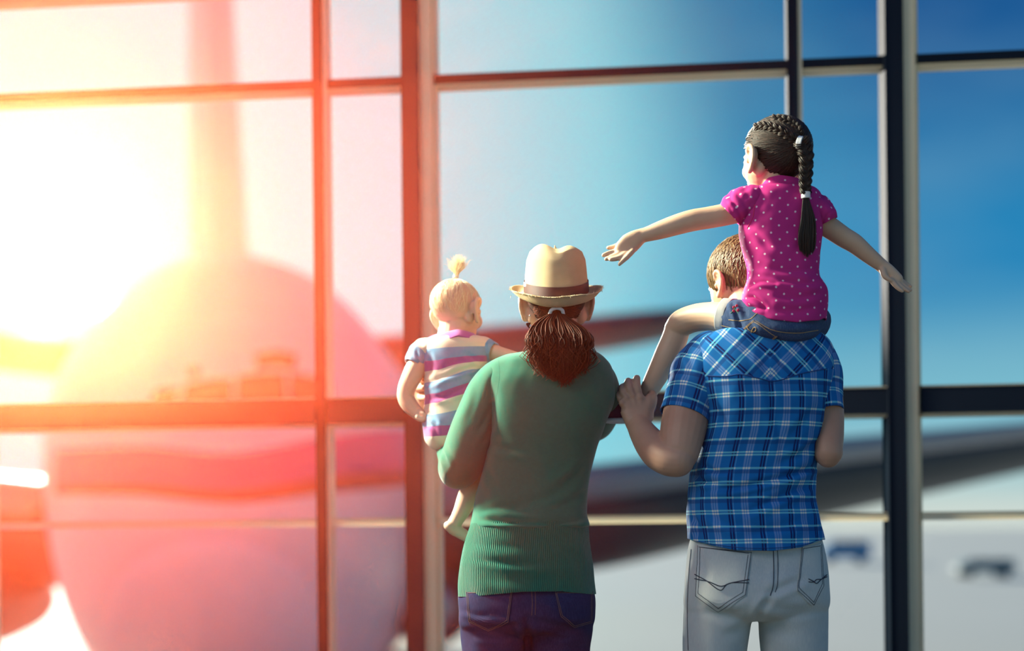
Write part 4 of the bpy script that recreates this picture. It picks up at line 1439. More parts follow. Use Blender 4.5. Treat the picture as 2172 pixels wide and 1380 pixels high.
elastic(tie_w + Vector((.002, -.012, -.001)), .0150, (.85, -.45, -.25), girl, 4, .011)
elastic(P(1709, 413, GY - .080), .0088, (0, .05, -1), girl, 5, .014)
# loose tail below the second elastic
tail = []
rr = np.random.default_rng(12)
top = P(1709, 415, GY - .080)
for i in range(520):
    e = rr.uniform(-1, 1)
    dth = rr.uniform(-1, 1)
    Lp = rr.uniform(.80, 1.0)
    ctrl = [(1709 + e * 5, 415, 0), (1711 + e * 9, 440, .006), (1714 + e * 15, 475, .009), (1712 + e * 19, 510, .009), (1712 + e * 16, 548 - 14 * abs(e), .006)]
    pth = catmull([P(x, 415 + (y - 415) * Lp, GY - .082 + dth * d) for x, y, d in ctrl], 12)
    tail.append(pth)
link('ponytail', strand_mesh('ponytail', np.array(tail), .0013, 4), girl, M_hair_g)
# crown plait from the left temple to the elastic
cgb = bvh_of(capg)
def on_cap(pts, off):
    out = []
    for x, y in pts:
        loc, nor = hit(cgb, x, y)
        if loc is not None:
            out.append(loc + (nor if nor.y < 0 else -nor) * off)
    return out
link('crown_braid', braid(on_cap([(1604, 272), (1622, 269), (1642, 273), (1662, 283), (1680, 294)], .004) + [tie_w + Vector((-.004, .002, .003))], .0075, .0085, 3.2, 26, 6, .4), girl, M_hair_g)
link('crown_braid', braid(on_cap([(1640, 253), (1664, 256), (1684, 266), (1694, 280)], .003) + [tie_w + Vector((.002, .002, .006))], .0070, .0085, 3.0, 26, 8, .4), girl, M_hair_g)
# ------------------------------------------------------------------ the woman
WY = 3.60
wh_c = P(1180, 646, WY + .03)
WH = .222
hp, wM = head_parts(wh_c, WH, math.radians(0), math.radians(-4))
shells = hp
shells.append(limb([(1180, 690, WY + .02, 44, 48), (1180, 725, WY + .01, 42, 46), (1178, 752, WY, 50, 50), (1170, 775, WY, 62, 50)]))
shells.append(tsh([(760, 1120, 1240, WY, .03), (772, 1058, 1280, WY, .07), (800, 1032, 1294, WY, .085), (870, 1044, 1282, WY, .092), (960, 1046, 1252, WY, .086), (1060, 1024, 1230, WY, .078), (1150, 1004, 1236, WY, .09), (1240, 990, 1246, WY, .105), (1300, 992, 1242, WY, .10)]))
# left arm under the baby, hand spread on the baby's side
shells.append(limb([(1050, 800, WY, 30), (1028, 850, WY, 34), (1006, 910, WY - .005, 34), (986, 965, WY - .005, 34), (978, 988, WY, 30)]))
shells.append(limb([(978, 986, WY, 30), (970, 974, WY + .09, 28), (952, 938, WY + .21, 24), (922, 882, WY + .275, 19), (902, 850, WY + .275, 17)]))
shells.append(limb([(900, 852, WY + .265, 17, 15), (895, 830, WY + .262, 20, 14), (893, 812, WY + .255, 20, 13)]))
for pts in ([(889, 806, .252), (884, 795, .235), (890, 789, .205), (900, 789, .178)], [(890, 815, .250), (886, 808, .225), (894, 805, .195), (906, 806, .172)],
            [(890, 826, .250), (886, 824, .220), (894, 823, .190), (906, 824, .170)], [(893, 840, .252), (892, 842, .225), (896, 843, .20), (903, 844, .182)]):
    shells.append(limb([(a, b, WY + c, 7.6 - .3 * i) for i, (a, b, c) in enumerate(pts)], n=20, seg=12))
shells.append(limb([(902, 815, WY + .26, 8), (918, 800, WY + .262, 7.5), (932, 792, WY + .26, 6.5)]))
# right arm reaching forward round the baby
shells.append(limb([(1268, 805, WY, 32), (1278, 840, WY + .06, 31), (1276, 880, WY + .14, 29), (1262, 905, WY + .20, 27)]))
shells.append(limb([(1262, 903, WY + .20, 27), (1190, 905, WY + .26, 23), (1110, 890, WY + .29, 18), (1060, 880, WY + .29, 16)]))
shells.append(limb([(1062, 880, WY + .29, 16, 15), (1035, 874, WY + .285, 20, 12), (1012, 868, WY + .28, 20, 11)]))
for k_ in range(4):
    shells.append(limb([(1014, 856 + k_ * 8, WY + .282, 7), (992, 850 + k_ * 9, WY + .278, 6.6), (972, 848 + k_ * 9, WY + .27, 6)], n=16, seg=10))
shells.append(limb([(1036, 862, WY + .285, 8), (1020, 844, WY + .282, 7.2), (1008, 832, WY + .278, 6.2)], n=16, seg=10))
for s, x in ((-1, 1044), (1, 1188)):
    shells.append(limb([(x, 1270, WY, 54), (x + s * 2, 1420, WY, 46), (x + s * 2, 1640, WY - .01, 42), (x + s * 2, 1720, WY, 42), (x + s * 2, 1880, WY + .01, 30), (x + s * 2, 1925, WY + .02, 28)], n=40))
woman = body('person', shells, .0034, (P(1118, 1117, WY).x, WY, 0), 'woman in a straw hat and green sweater holding a baby on her left arm', mat=M_skin_m)
add_face(woman, wM, WH)

jm = jeans('jeans', woman,
           [(1225, 982, 1252, WY, .115), (1260, 972, 1262, WY, .130), (1290, 973, 1263, WY - .005, .132), (1325, 976, 1258, WY - .005, .122), (1345, 1000, 1235, WY, .07)],
           [[(1050, 1280, WY - .005, 72, 92), (1050, 1330, WY, 73, 88), (1049, 1380, WY, 68, 82), (1048, 1500, WY, 58, 68), (1046, 1680, WY - .01, 46, 52), (1046, 1860, WY + .01, 38, 42), (1046, 1938, WY + .02, 36, 42)],
            [(1186, 1280, WY - .005, 72, 92), (1187, 1330, WY, 71, 86), (1184, 1380, WY, 66, 80), (1184, 1500, WY, 58, 68), (1186, 1680, WY - .01, 46, 52), (1186, 1860, WY + .01, 38, 42), (1186, 1938, WY + .02, 36, 42)]],
           M_jean_m,
           [([(1118, 1318), (1080, 1330), (1030, 1330), (985, 1310)], 9, .006), ([(1120, 1312), (1160, 1322), (1210, 1332), (1255, 1315)], 9, .006), ([(980, 1290), (1010, 1305), (1040, 1308)], 7, .003),
            ([(1118, 1300), (1118, 1340), (1119, 1380)], 9, .010), ([(1000, 1345), (1050, 1352), (1100, 1345)], 8, .003), ([(1140, 1345), (1190, 1352), (1240, 1340)], 8, .003)])
wb = bvh_of(jm.data)
M_thread_i = simple('rust_stitching', (.20, .11, .08), .7, .1, 50)
pocket(jm, wb, (990, 1254), (1088, 1254), (995, 1318), (1079, 1318), (1036, 1338), M_jean_m, M_thread_i, 5)
pocket(jm, wb, (1176, 1254), (1256, 1254), (1188, 1308), (1255, 1320), (1218, 1330), M_jean_m, M_thread_i, 5)
seamo(jm, 'seat_seam', wb, [(1128, 1252), (1129, 1280), (1128, 1304)], M_thread_i, .0007, .0005)
seamo(jm, 'seat_seam', wb, [(1135, 1252), (1136, 1280), (1135, 1304)], M_thread_i, .0006, .0005, .0034)
for x in (1046, 1186):
    c = P(x, 1117, WY)
    link('shoe', tube('shoe', [(c.x, WY - .05, .045), (c.x, WY + .03, .05), (c.x, WY + .12, .04), (c.x, WY + .19, .03)], [.036, .038, .042, .028], 24, 20, (0, 0, 1), ry=[.045, .05, .038, .026], sq=2.6), woman, M_shoe)

# sweater ------------------------------------------------------------
wv = rings([(741, 1135, 1228, WY + .01, .055), (747, 1108, 1252, WY, .070), (754, 1072, 1270, WY, .082), (764, 1046, 1284, WY, .092), (780, 1028, 1296, WY, .100), (810, 1022, 1303, WY - .005, .108), (850, 1030, 1300, WY - .005, .112),
            (900, 1036, 1284, WY - .005, .108), (950, 1034, 1266, WY, .100), (1000, 1024, 1252, WY, .094), (1050, 1011, 1243, WY, .092), (1090, 1003, 1243, WY, .098), (1112, 998, 1249, WY, .104), (1117, 1001, 1246, WY, .101)], 170, 170, 2.4)
sweater = cloth('sweater', wv, woman, M_knit,
                [([(1022, 930), (1060, 950), (1130, 955)], 9, .003), ([(1238, 1000), (1190, 1040), (1120, 1066), (1040, 1078)], 12, .003), ([(1246, 970), (1215, 1010), (1160, 1040)], 10, .003),
                 ([(1248, 1030), (1215, 1060), (1160, 1085)], 9, .003), ([(1010, 1085), (1060, 1075), (1120, 1085)], 8, .003), ([(1010, 1100), (1080, 1108), (1200, 1108), (1245, 1098)], 7, .004),
                 ([(1042, 850), (1045, 900), (1030, 940)], 8, .004), ([(1290, 800), (1270, 850), (1262, 900)], 12, .002), ([(1030, 985), (1050, 1020), (1060, 1050)], 9, .002)],
                ((6, .0016, 51), (16, .0006, 52)))
rv = rings([(1106, 1001, 1245, WY, .100), (1114, 997, 1247, WY, .102), (1150, 988, 1250, WY, .110), (1195, 977, 1256, WY, .122), (1235, 973, 1260, WY, .132), (1252, 973, 1263, WY, .136)], 110, 170, 2.4)
cloth('rib_hem', rv, sweater, M_rib, [([(985, 1180), (1040, 1190), (1110, 1196), (1200, 1190)], 8, .0025), ([(990, 1150), (1060, 1158), (1140, 1160)], 9, .0012), ([(1000, 1225), (1100, 1232), (1240, 1222)], 10, .001)],
      ((8, .0012, 53),), hem=[(972, 10), (1000, 8), (1050, 2), (1110, -3), (1190, -3), (1240, 4), (1263, 8)], hem_rows=.25)
sl = tube_grid([(1078, 790, WY, 24, 48), (1056, 800, WY, 36, 60), (1036, 832, WY, 43, 58), (1014, 885, WY, 46, 56), (994, 940, WY - .003, 48, 56), (978, 981, WY + .01, 47, 54), (974, 982, WY + .08, 42, 44), (960, 950, WY + .18, 33, 36), (936, 905, WY + .262, 26, 27), (914, 872, WY + .275, 22, 22)], 120, 80)
cloth('sleeve', sl, sweater, M_knit,
      [([(935, 955), (950, 985), (965, 1020)], 4, .004), ([(945, 945), (962, 975), (970, 1000)], 4, .0035), ([(940, 962), (946, 990), (956, 1012)], 3, .003), ([(1040, 860), (1025, 895), (1010, 915)], 6, .003),
       ([(1048, 880), (1030, 925), (1010, 950)], 6, .003), ([(1046, 800), (1040, 840), (1044, 880)], 7, .0015), ([(1012, 800), (1004, 860), (985, 905)], 8, .0015)], ((9, .0014, 54),), uvf=tube_uv)
sr = tube_grid([(1236, 780, WY, 26, 50), (1252, 792, WY, 36, 58), (1268, 812, WY + .01, 40, 56), (1274, 840, WY + .05, 38, 50), (1274, 878, WY + .13, 35, 38), (1258, 904, WY + .20, 32, 32), (1190, 906, WY + .26, 28, 28), (1112, 892, WY + .29, 22, 22)], 100, 80)
cloth('sleeve', sr, sweater, M_knit, (), ((9, .0016, 55),), uvf=tube_uv)
swb = bvh_of(sweater.data)
M_gseam = simple('green_seam', (.007, .125, .080), .9, .1, 40)
seamo(sweater, 'armhole_seam', swb, [(1058, 764), (1060, 800), (1052, 850), (1044, 885)], M_gseam, .0008, .0010)
seamo(sweater, 'neckline', swb, [(1100, 800), (1110, 840), (1150, 868), (1200, 870), (1240, 845), (1252, 800)], M_gseam, .0006, .0010)

# straw hat --------------------------------------------------------------
def straw(name, c1, c2):
    k = NM(name)
    tc = k.N('ShaderNodeTexCoord').outputs['UV']
    mp = k.N('ShaderNodeMapping', {'Vector': tc, 'Scale': (1, 1, 1)}).outputs[0]
    s = k.N('ShaderNodeSeparateXYZ', {0: mp})
    a = k.math('SINE', k.math('MULTIPLY', s.outputs[0], 2 * PI / .0042))
    b = k.math('SINE', k.math('MULTIPLY', s.outputs[1], 2 * PI / .0030))
    w = k.math('MULTIPLY', a, b)
    n1 = k.noise(60, 4, k.N('ShaderNodeTexCoord').outputs['Object'])
    col = k.mix(k.math('MULTIPLY_ADD', w, .25, .5), c1, c2)
    col = k.mix(k.math('MULTIPLY', n1, .35), col, (.68, .55, .35))
    k.col(col)
    k.set(Roughness=.8, Specular_IOR_Level=.2)
    k.bump(k.math('ADD', w, k.math('MULTIPLY', n1, .8)), .5, .0010)
    return k.m
M_straw = straw('natural_straw', (.42, .30, .15), (.58, .43, .24))
M_band = simple('dark_brown_ribbon', (.055, .022, .016), .6, .12, 30)
hc = P(1180, 609, WY + .012)
hat = bpy.data.objects.new('hat', None)
COL.objects.link(hat)
hat.parent = woman
hat.matrix_parent_inverse = Matrix.Translation(-woman.location)
hu = (WY + .03) / F                      # metres per pixel at the hat
def hat_grid(rows, seg=96):
    th = np.linspace(PI / 2, PI / 2 + 2 * PI, seg + 1)
    V = []
    for f in rows:
        V.append([f(t) for t in th])
    return np.array(V)
def crown_pt(h, t):
    """h 0 (band) .. 1 (rim of the top) .. 1.6 (centre of the pinched top); t angle, -pi/2 faces the viewer."""
    c, s = math.cos(t), math.sin(t)
    rx, ry = 67.0 * hu, 88 * hu
    if h <= 1:
        taper = 1 - .10 * h ** 1.6 - .12 * max(0, h - .8) / .2 * .6
        z = -8 + 82 * h
        k_ = taper
    else:
        k_ = (1 - .10 - .072) * max(0.0, 1 - (h - 1) / .6) ** .85
        z = 74 + 12 * math.sin(min(1, (h - 1) / .35) * PI / 2)
    x, y = c * rx * k_, s * ry * k_
    # centre dent running front to back and two side pinches at the front
    if h > .72:
        w = min(1, (h - .72) / .4)
        z -= 17 * w * math.exp(-(x / (20 * hu)) ** 2) * (1 if y > -.03 else .75)
        z += 4 * w * math.exp(-((x + 34 * hu) / (22 * hu)) ** 2)
    return (hc.x + x + .0012 * math.sin(3 * t), hc.y + y, hc.z + z * hu + y * .36 * max(0, 1 - max(0, h - .2) * .9))
CV = hat_grid([(lambda t, h=h: crown_pt(h, t)) for h in np.concatenate([np.linspace(0, 1, 44), np.linspace(1.03, 1.6, 22)])])
link('crown', grid_mesh('crown', CV, False, uv=arc_uv(CV)), hat, M_straw)
bandV = hat_grid([(lambda t, h=h: tuple(np.array(crown_pt(h, t)) + np.array([math.cos(t) * .0025, math.sin(t) * .0025, 0]))) for h in np.linspace(.01, .27, 12)])
link('hat_band', grid_mesh('hat_band', bandV, False, uv=arc_uv(bandV)), hat, M_band)
def brim_pt(r, t):
    """r 0 at the crown .. 1 at the edge; the edge rolls up, most of all at the sides and the back."""
    c, s = math.cos(t), math.sin(t)
    rx = (64 + 32 * r) * hu
    ry = (85 + 32 * r) * hu
    side = abs(c) ** 2
    back = max(0, -s)
    roll = 9 * side * r ** 1.8 - 5 * side * math.sin(r * PI) + back * (13 * r ** 2 - 13 * math.sin(min(1, r / .9) * PI)) * (1 - .4 * side)
    z = -10 + roll - 10 * max(0, s) * r
    return (hc.x + c * rx, hc.y + s * ry, hc.z + z * hu + s * ry * .36 + .0016 * math.sin(5 * t + 1) * r)
BV = hat_grid([(lambda t, r=r: brim_pt(r, t)) for r in np.linspace(-.06, 1, 40)], 128)
bo = link('brim', grid_mesh('brim', BV, False, uv=arc_uv(BV)), hat, M_straw)
sm = bo.modifiers.new('thickness', 'SOLIDIFY'); sm.thickness = .0032; sm.offset = 0
fr = []
rr = np.random.default_rng(4)
for i in range(300):
    t = rr.uniform(0, 2 * PI)
    p = np.array(brim_pt(1.0, t))
    out = np.array([math.cos(t), math.sin(t), 0]) * rr.uniform(.001, .005) + rr.normal(size=3) * .0022
    fr.append([p, p + out * .5, p + out + np.array([0, 0, rr.normal() * .002])])
for (x, y, dx, dy) in ((1205, 640, 16, 10), (1160, 632, -12, 4), (1178, 634, 14, 5), (1085, 627, -3, 6), (1272, 612, 4, 6)):
    a = P(x, y, WY - .05)
    b = P(x + dx, y + dy, WY - .056)
    fr.append([np.array(a), np.array((a + b) / 2) + np.array([0, -.002, .003]), np.array(b)])
link('frayed_straw', strand_mesh('frayed_straw', np.array(fr), .0006, 4), hat, hair_mat('straw_fibre', (.50, .37, .20), (.75, .60, .38), .7), kind='stuff')
link('crown_tip', limb([(1178, 527, WY + .02, 3), (1177, 524, WY + .02, 2), (1177, 521, WY + .02, 1)], n=8, seg=8), hat, M_straw)

# hair: pulled to the elastic under the brim, full loose ponytail ---------
capw = ell((0, -.06, .13), (.355, .432, .385), None, 48)
cw = co_of(capw)
x, y, z = cw.T
bad = (z > .03) | ((y > .2) & (z < .28)) | (z < -.19) | ((np.abs(x) > .23) & (y > -.10) & (z < .10))
cw[bad] = (cw[bad] - np.array([0, -.06, .13])) * .86 + np.array([0, -.06, .13])
set_co(capw, cw)
capw.transform(wM)
tiew = P(1181, 660, WY - .078)
def keep_w(p, r):
    x, y, z = p
    return not ((y > .05) or z < -.2 or z > .03 or (abs(x) > .27 and z < .02) or (abs(x) > .3 and y > -.1))
pw = pulled(wM, 900, np.array(wM.inverted() @ tiew), keep_w, 19, (.355, .434, .386), (0, -.06, .13))
hw_ = link('hair', strand_mesh('hair', pw, RNG.uniform(.0008, .0014, len(pw)), 4), woman, M_hair_m)
link('scalp', capw, hw_, simple('scalp_auburn', (.035, .012, .008), .7, .2, 40))
pt = []
rr = np.random.default_rng(23)
for i in range(1500):
    e = np.clip(rr.normal() * .55, -1, 1)
    d = rr.uniform(-1, 1)
    Lp = rr.uniform(.80, 1.05) * (1 - .12 * abs(e)) * (1.03 if abs(e - .25) < .25 else .97)
    wv_ = rr.normal() * 6
    ctrl = [(1181 + e * 8, 661, -.078, .006), (1181 + e * 34 + (-6 if e < 0 else 2), 688, -.098, .014), (1184 + e * 60, 715, -.112, .026), (1187 + e * 63 + wv_, 745, -.120, .034),
            (1188 + e * 58 - wv_ * 2, 778, -.122, .032), (1190 + e * 52 + wv_, 812, -.122, .024)]
    pt.append(catmull([P(x, 661 + (y - 661) * Lp, WY + yy + dd * d) for x, y, yy, dd in ctrl], 16))
for i in range(60):      # wisps and the little curl on the left
    e = rr.uniform(-1, 1)
    pt.append(catmull([P(1178 + e * 4, 664, WY - .085), P(1150 + e * 3, 684, WY - .10), P(1128 + e * 4, 697 + e * 3, WY - .10), P(1119 + e * 3, 690 + e * 4, WY - .10), P(1124 + e * 2, 684, WY - .10)], 16))
link('ponytail', strand_mesh('ponytail', np.array(pt), RNG.uniform(.0009, .0018, len(pt)), 4), woman, M_hair_m)
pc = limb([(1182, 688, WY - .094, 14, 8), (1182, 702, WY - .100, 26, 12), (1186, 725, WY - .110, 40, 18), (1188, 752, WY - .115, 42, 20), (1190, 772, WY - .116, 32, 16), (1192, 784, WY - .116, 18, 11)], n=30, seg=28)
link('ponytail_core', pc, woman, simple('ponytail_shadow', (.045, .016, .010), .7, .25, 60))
link('hair_elastic', tube('hair_elastic', [P(1166, 666, WY - .086), P(1170, 657, WY - .094), P(1181, 653, WY - .098), P(1192, 657, WY - .094), P(1195, 666, WY - .086)], [.0045] * 5, 24, 12), woman, M_tie)
ws = []
for i in range(70):
    s = 1 if i % 2 else -1
    a = (1181 + s * 62, 640 + rr.uniform(-8, 14))
    ws.append(catmull([P(*a, WY + .02), P(a[0] + s * rr.uniform(2, 10), a[1] + rr.uniform(4, 14), WY + .02), P(a[0] + s * rr.uniform(2, 14), a[1] + rr.uniform(10, 30), WY + .02)], 8))
link('stray_hair', strand_mesh('stray_hair', np.array(ws), .0004, 4), woman, M_hair_m, kind='stuff')
link('earring', ell(P(1124, 669, WY - .005), (.0022, .0022, .0022), None, 10), woman, M_steel)
# ------------------------------------------------------------------ the baby
BY = 3.78
bh_c = P(971, 661, BY)
BH = .166
hp, bM = head_parts(bh_c, BH, math.radians(-40), math.radians(-6), math.radians(-4), 1.3, 1.35)
shells = hp
shells.append(limb([(968, 690, BY, 36), (962, 720, BY, 36), (960, 742, BY, 44)]))
shells.append(tsh([(725, 920, 1012, BY, .045), (745, 894, 1034, BY, .060), (800, 906, 1020, BY, .068), (870, 908, 1004, BY, .070), (925, 910, 990, BY, .068), (945, 925, 970, BY, .05)]))
# right arm (image left) hanging, small fist against the hip
shells.append(limb([(905, 752, BY - .01, 24), (886, 775, BY - .02, 23), (872, 802, BY - .025, 21), (862, 826, BY - .025, 19), (862, 846, BY - .025, 18.5), (872, 862, BY - .028, 17.5), (884, 875, BY - .032, 14)]))
shells.append(limb([(883, 872, BY - .032, 14, 13), (891, 880, BY - .036, 14, 13), (897, 884, BY - .038, 12, 12)]))
for i, (x, y) in enumerate(((886, 887), (891, 889), (896, 889), (901, 887))):
    shells.append(limb([(x - 1, y - 8, BY - .045, 4.2), (x - 1, y - 2, BY - .052, 4.2), (x + 2, y + 2, BY - .046, 3.8), (x + 4, y - 2, BY - .036, 3.4)], n=16, seg=10))
shells.append(limb([(890, 872, BY - .045, 4.6), (897, 876, BY - .054, 4.2), (902, 881, BY - .054, 3.8)], n=14, seg=10))
# left arm laid over the woman's shoulder
shells.append(limb([(1010, 748, BY, 22), (1036, 745, BY - .01, 19), (1062, 750, BY - .03, 15), (1085, 756, BY - .05, 13.5), (1105, 760, BY - .065, 11)]))
shells.append(limb([(1103, 760, BY - .065, 11, 10), (1116, 766, BY - .07, 10, 8)]))
for k_ in range(4):
    shells.append(limb([(1114, 760 + k_ * 5, BY - .07, 4.2), (1124, 761 + k_ * 6, BY - .074, 3.9), (1131, 764 + k_ * 6, BY - .072, 3.4)], n=14, seg=10))
shells.append(limb([(1108, 757, BY - .068, 4.6), (1116, 752, BY - .07, 4.2), (1122, 752, BY - .07, 3.6)], n=14, seg=10))
# leg dangling at the woman's side, bare foot
LY = 3.70
shells.append(limb([(955, 925, BY - .01, 36), (990, 940, BY - .03, 30), (1016, 968, LY + .02, 24), (1012, 1000, LY + .01, 23), (1006, 1022, LY, 22)]))
shells.append(limb([(1007, 1018, LY, 23), (1001, 1036, LY, 23.5), (992, 1054, LY, 22), (982, 1078, LY, 19), (971, 1098, LY, 15.5), (964, 1110, LY, 14.5)]))
shells.append(limb([(952, 1115, LY - .005, 11, 14), (962, 1121, LY, 13.5, 15), (976, 1129, LY + .005, 13, 16), (990, 1138, LY + .008, 11.5, 17), (1002, 1145, LY + .01, 9, 16)]))
for k_ in range(5):
    shells.append(ell(P(1010 + (k_ == 0) * 1.5, 1150 - k_ * .5, LY - .012 + k_ * .008), (.0065 - .0006 * k_, .0048, .0055 - .0005 * k_), None, 12))
# other leg, hidden in front of the woman
shells.append(limb([(975, 925, BY, 34), (1020, 950, BY + .03, 28), (1060, 985, BY + .02, 23), (1062, 1020, BY + .01, 22), (1058, 1070, BY + .01, 18), (1056, 1110, BY, 14)]))
shells.append(limb([(1052, 1115, BY - .01, 12), (1066, 1122, BY + .02, 12), (1078, 1128, BY + .05, 10)]))
baby = body('person', shells, .0025, (P(960, 1117, BY).x, BY, P(960, 948, BY).z), 'blonde baby with a top tuft in a striped knit romper on a woman\'s arm', mat=M_skin_b)
add_face(baby, bM, BH)

def stripes(name, base=0.0):
    k = NM(name)
    uv = k.N('ShaderNodeUVMap').outputs[0]
    s = k.N('ShaderNodeSeparateXYZ', {0: uv})
    tc = k.N('ShaderNodeTexCoord').outputs['Object']
    jag = k.math('MULTIPLY', k.math('SINE', k.math('MULTIPLY', s.outputs[0], 2 * PI / .0030)), .0006)
    v = k.math('ADD', k.math('ADD', s.outputs[1], jag), base)
    PRD = .0868
    m_ = k.math('DIVIDE', k.math('MODULO', k.math('ADD', v, PRD * 40), PRD), PRD)
    r = k.N('ShaderNodeValToRGB', {0: m_})
    r.color_ramp.interpolation = 'CONSTANT'
    el = r.color_ramp.elements
    el[0].position, el[0].color = 0.0, (.80, .60, .46, 1)
    el[1].position, el[1].color = .34, (.38, .055, .26, 1)
    e = el.new(.64)
    e.color = (.10, .29, .48, 1)
    k.col(k.mix(k.math('MULTIPLY', k.noise(120, 3, tc), .12), r.outputs[0], (.75, .65, .62)))
    k.set(Roughness=.95, Specular_IOR_Level=.1, Sheen_Weight=.4)
    a = k.math('SINE', k.math('MULTIPLY', s.outputs[0], 2 * PI / .0030))
    b = k.math('SINE', k.math('MULTIPLY', s.outputs[1], 2 * PI / .0024))
    k.bump(k.math('MULTIPLY', a, b), .35, .0008)
    return k.m
def romper_uv(V):
    uv = arc_uv(V)
    px = proj(V.reshape(-1, 3)).reshape(*V.shape[:2], 2)
    z = V[..., 2]
    # the knit is pulled up toward the carrying arm on the right
    t = np.clip((px[..., 0] - 930) / 90, 0, 1.2)
    mid = np.clip((px[..., 1] - 745) / 40, 0, 1) * np.clip((890 - px[..., 1]) / 40, 0, 1)
    uv[..., 1] = z - .034 * t * mid - .006 * t
    return uv
zb0 = P(960, 745, BY).z
M_stripes = stripes('striped_knit', -(zb0 % .0868))
rv = rings([(712, 926, 1006, BY, .046), (717, 912, 1022, BY, .055), (724, 900, 1034, BY, .064), (738, 893, 1040, BY, .072), (765, 896, 1034, BY, .076), (800, 902, 1024, BY, .078), (840, 903, 1012, BY, .080), (880, 901, 1004, BY, .084),
            (910, 899, 998, BY, .088), (932, 903, 990, BY, .086), (946, 915, 978, BY, .074), (953, 930, 962, BY, .05)], 150, 150, 2.4)
romper = cloth('romper', rv, baby, M_stripes,
               [([(905, 815), (940, 800), (980, 785), (1010, 775)], 6, .006), ([(908, 845), (950, 838), (1000, 812)], 6, .005), ([(905, 868), (920, 885), (930, 900)], 5, .004), ([(912, 745), (915, 775), (908, 800)], 6, .004),
                ([(985, 745), (1005, 760), (1020, 770)], 6, .004), ([(906, 900), (922, 905), (930, 930)], 6, .003), ([(925, 800), (960, 770), (1000, 760)], 7, .003)], ((10, .0018, 61),), uvf=romper_uv, thick=.004)
def sl_uv(V):
    uv = tube_uv(V)
    uv[..., 1] = uv[..., 1] + .02
    return uv
M_slv = stripes('striped_knit_sleeve', .0868 * .24)
bl = tube_grid([(918, 738, BY, 20, 34), (903, 744, BY - .006, 26, 38), (890, 754, BY - .012, 27, 36), (882, 766, BY - .016, 23, 30), (878, 773, BY - .018, 20, 26)], 44, 60)
cloth('sleeve', bl, romper, M_slv, [([(882, 740), (888, 758), (890, 775)], 4, .003), ([(895, 738), (898, 752), (892, 770)], 4, .002)], ((26, .0014, 62),), uvf=sl_uv, thick=.003)
brr = tube_grid([(1004, 738, BY, 20, 34), (1020, 740, BY - .004, 25, 36), (1035, 743, BY - .008, 24, 33), (1048, 747, BY - .014, 19, 26)], 44, 60)
cloth('sleeve', brr, romper, M_slv, [([(1040, 725), (1042, 745), (1036, 765)], 4, .002)], ((26, .0014, 63),), uvf=sl_uv, thick=.003)
M_purple = knit('purple_knit_trim', (.40, .085, .30), (.46, .11, .36))
cl = rings([(704, 930, 1006, BY, .050), (711, 922, 1014, BY, .058), (720, 914, 1022, BY, .066)], 16, 80, 2.3)
cloth('collar', cl, romper, M_purple, (), ((16, .0012, 64),), hem_top=[(925, 14), (945, 8), (972, 2), (1006, 10)], hem=[(920, 16), (945, 10), (972, 0), (1012, 8)], hem_rows=.9, thick=.006)
M_bluetrim = knit('blue_knit_trim', (.13, .31, .50), (.17, .37, .56), .004)
cloth('leg_band', tube_grid([(975, 938, BY - .028, 34, 36), (990, 945, BY - .032, 31, 33), (1000, 952, BY - .03, 28, 30)], 14, 50), romper, M_bluetrim, (), ((25, .001, 65),), uvf=tube_uv, thick=.005)

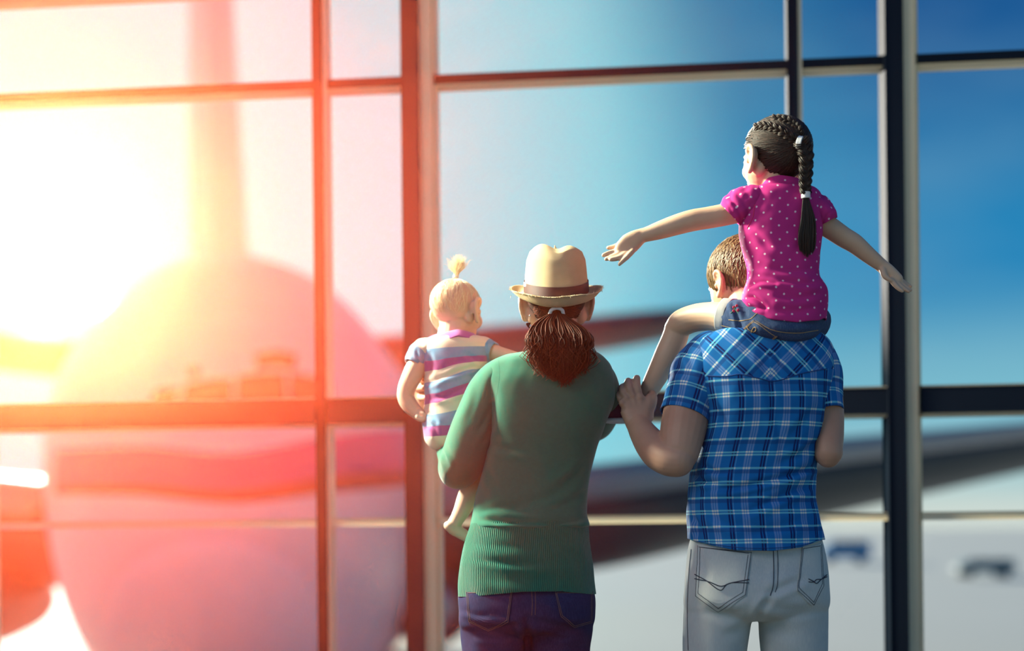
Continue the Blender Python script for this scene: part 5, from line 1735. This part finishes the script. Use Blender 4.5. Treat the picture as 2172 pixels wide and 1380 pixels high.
# fine blonde hair and the tuft on top
def keep_b(p, r):
    x, y, z = p
    return not ((y > .26 and z < .32) or z < -.12 or (abs(x) > .22 and y > -.16 and z < .12))
top_l = np.array(bM.inverted() @ P(964, 596, BY))
pb = pulled(bM, 480, top_l, keep_b, 31, (.378, .444, .381), (0, -.06, .13), 10, .10, .012)
link('hair', strand_mesh('hair', pb, .00034, 4), baby, M_hair_b)
tf = []
rr = np.random.default_rng(77)
for i in range(520):
    a, b = rr.normal() * .45, rr.normal() * .45
    Lp = rr.uniform(.35, 1.0)
    w1, w2 = rr.normal() * 2.2, rr.normal() * 3.5
    base = P(963 + a * 5, 602, BY + b * .006)
    neck = P(968 + a * 3.5, 582, BY + b * .005)
    mid = P(970 + a * 10 + w1, 580 - 16 * Lp, BY + b * .014)
    up_ = P(972 + a * 17 + w1 + w2 * .5, 580 - 30 * Lp, BY + b * .022)
    tip = P(972 + a * 20 + w2 * 1.6, 580 - 44 * Lp + abs(a) * 8, BY + b * .03)
    tf.append(catmull([base, neck, mid, up_, tip], 12))
for i in range(60):
    a, b = rr.normal() * .5, rr.normal() * .5
    tf.append(catmull([P(966 + a * 3, 590, BY - .004), P(970 + a * 3, 577, BY - .01), P(978 + a * 3, 568 + b * 3, BY - .012), P(982 + a * 5, 562 + b * 6, BY - .01)], 12))
link('hair_tuft', strand_mesh('hair_tuft', np.array(tf), .00036, 4), baby, M_hair_b)
elastic(P(967, 586, BY), .0055, (.2, 0, 1), baby, 3, .006)
# ------------------------------------------------------------------ haze volume added to imitate warm lens glow, thinning out toward the right
kh = NM('glow_haze')
kh.n.remove(kh.b)
h_x = kh.N('ShaderNodeSeparateXYZ', {0: kh.N('ShaderNodeTexCoord').outputs['Object']}).outputs[0]
h_t = kh.N('ShaderNodeMapRange', {0: h_x, 1: .85, 2: -.35, 3: 0.0, 4: 1.0}, interpolation_type='SMOOTHERSTEP').outputs[0]
def lobe(g, c, d):
    return kh.N('ShaderNodeVolumeScatter', {'Color': (*c, 1), 'Density': kh.math('MULTIPLY', h_t, d), 'Anisotropy': g}).outputs[0]
h1 = lobe(.90, (1.0, .030, .022), .037)
h2 = lobe(.95, (.80, .80, .14), .0040)
h_add = kh.N('ShaderNodeAddShader')
kh.l.new(h1, h_add.inputs[0])
kh.l.new(h2, h_add.inputs[1])
kh.l.new(h_add.outputs[0], kh.n['Material Output'].inputs['Volume'])
hq = [(-5.5, 2.2), (.9, 2.2), (.9, 5.9), (-5.5, 5.9)]
hv = [(x, y, z) for z in (.01, 4.6) for x, y in hq]
hz = link('haze', mesh('haze', hv, [(3, 2, 1, 0), (4, 5, 6, 7), (0, 1, 5, 4), (1, 2, 6, 5), (2, 3, 7, 6), (3, 0, 4, 7)]), None, kh.m, kind='stuff', smooth=False)
tag(hz, 'warm haze volume added for the glow in front of the left windows', 'haze')
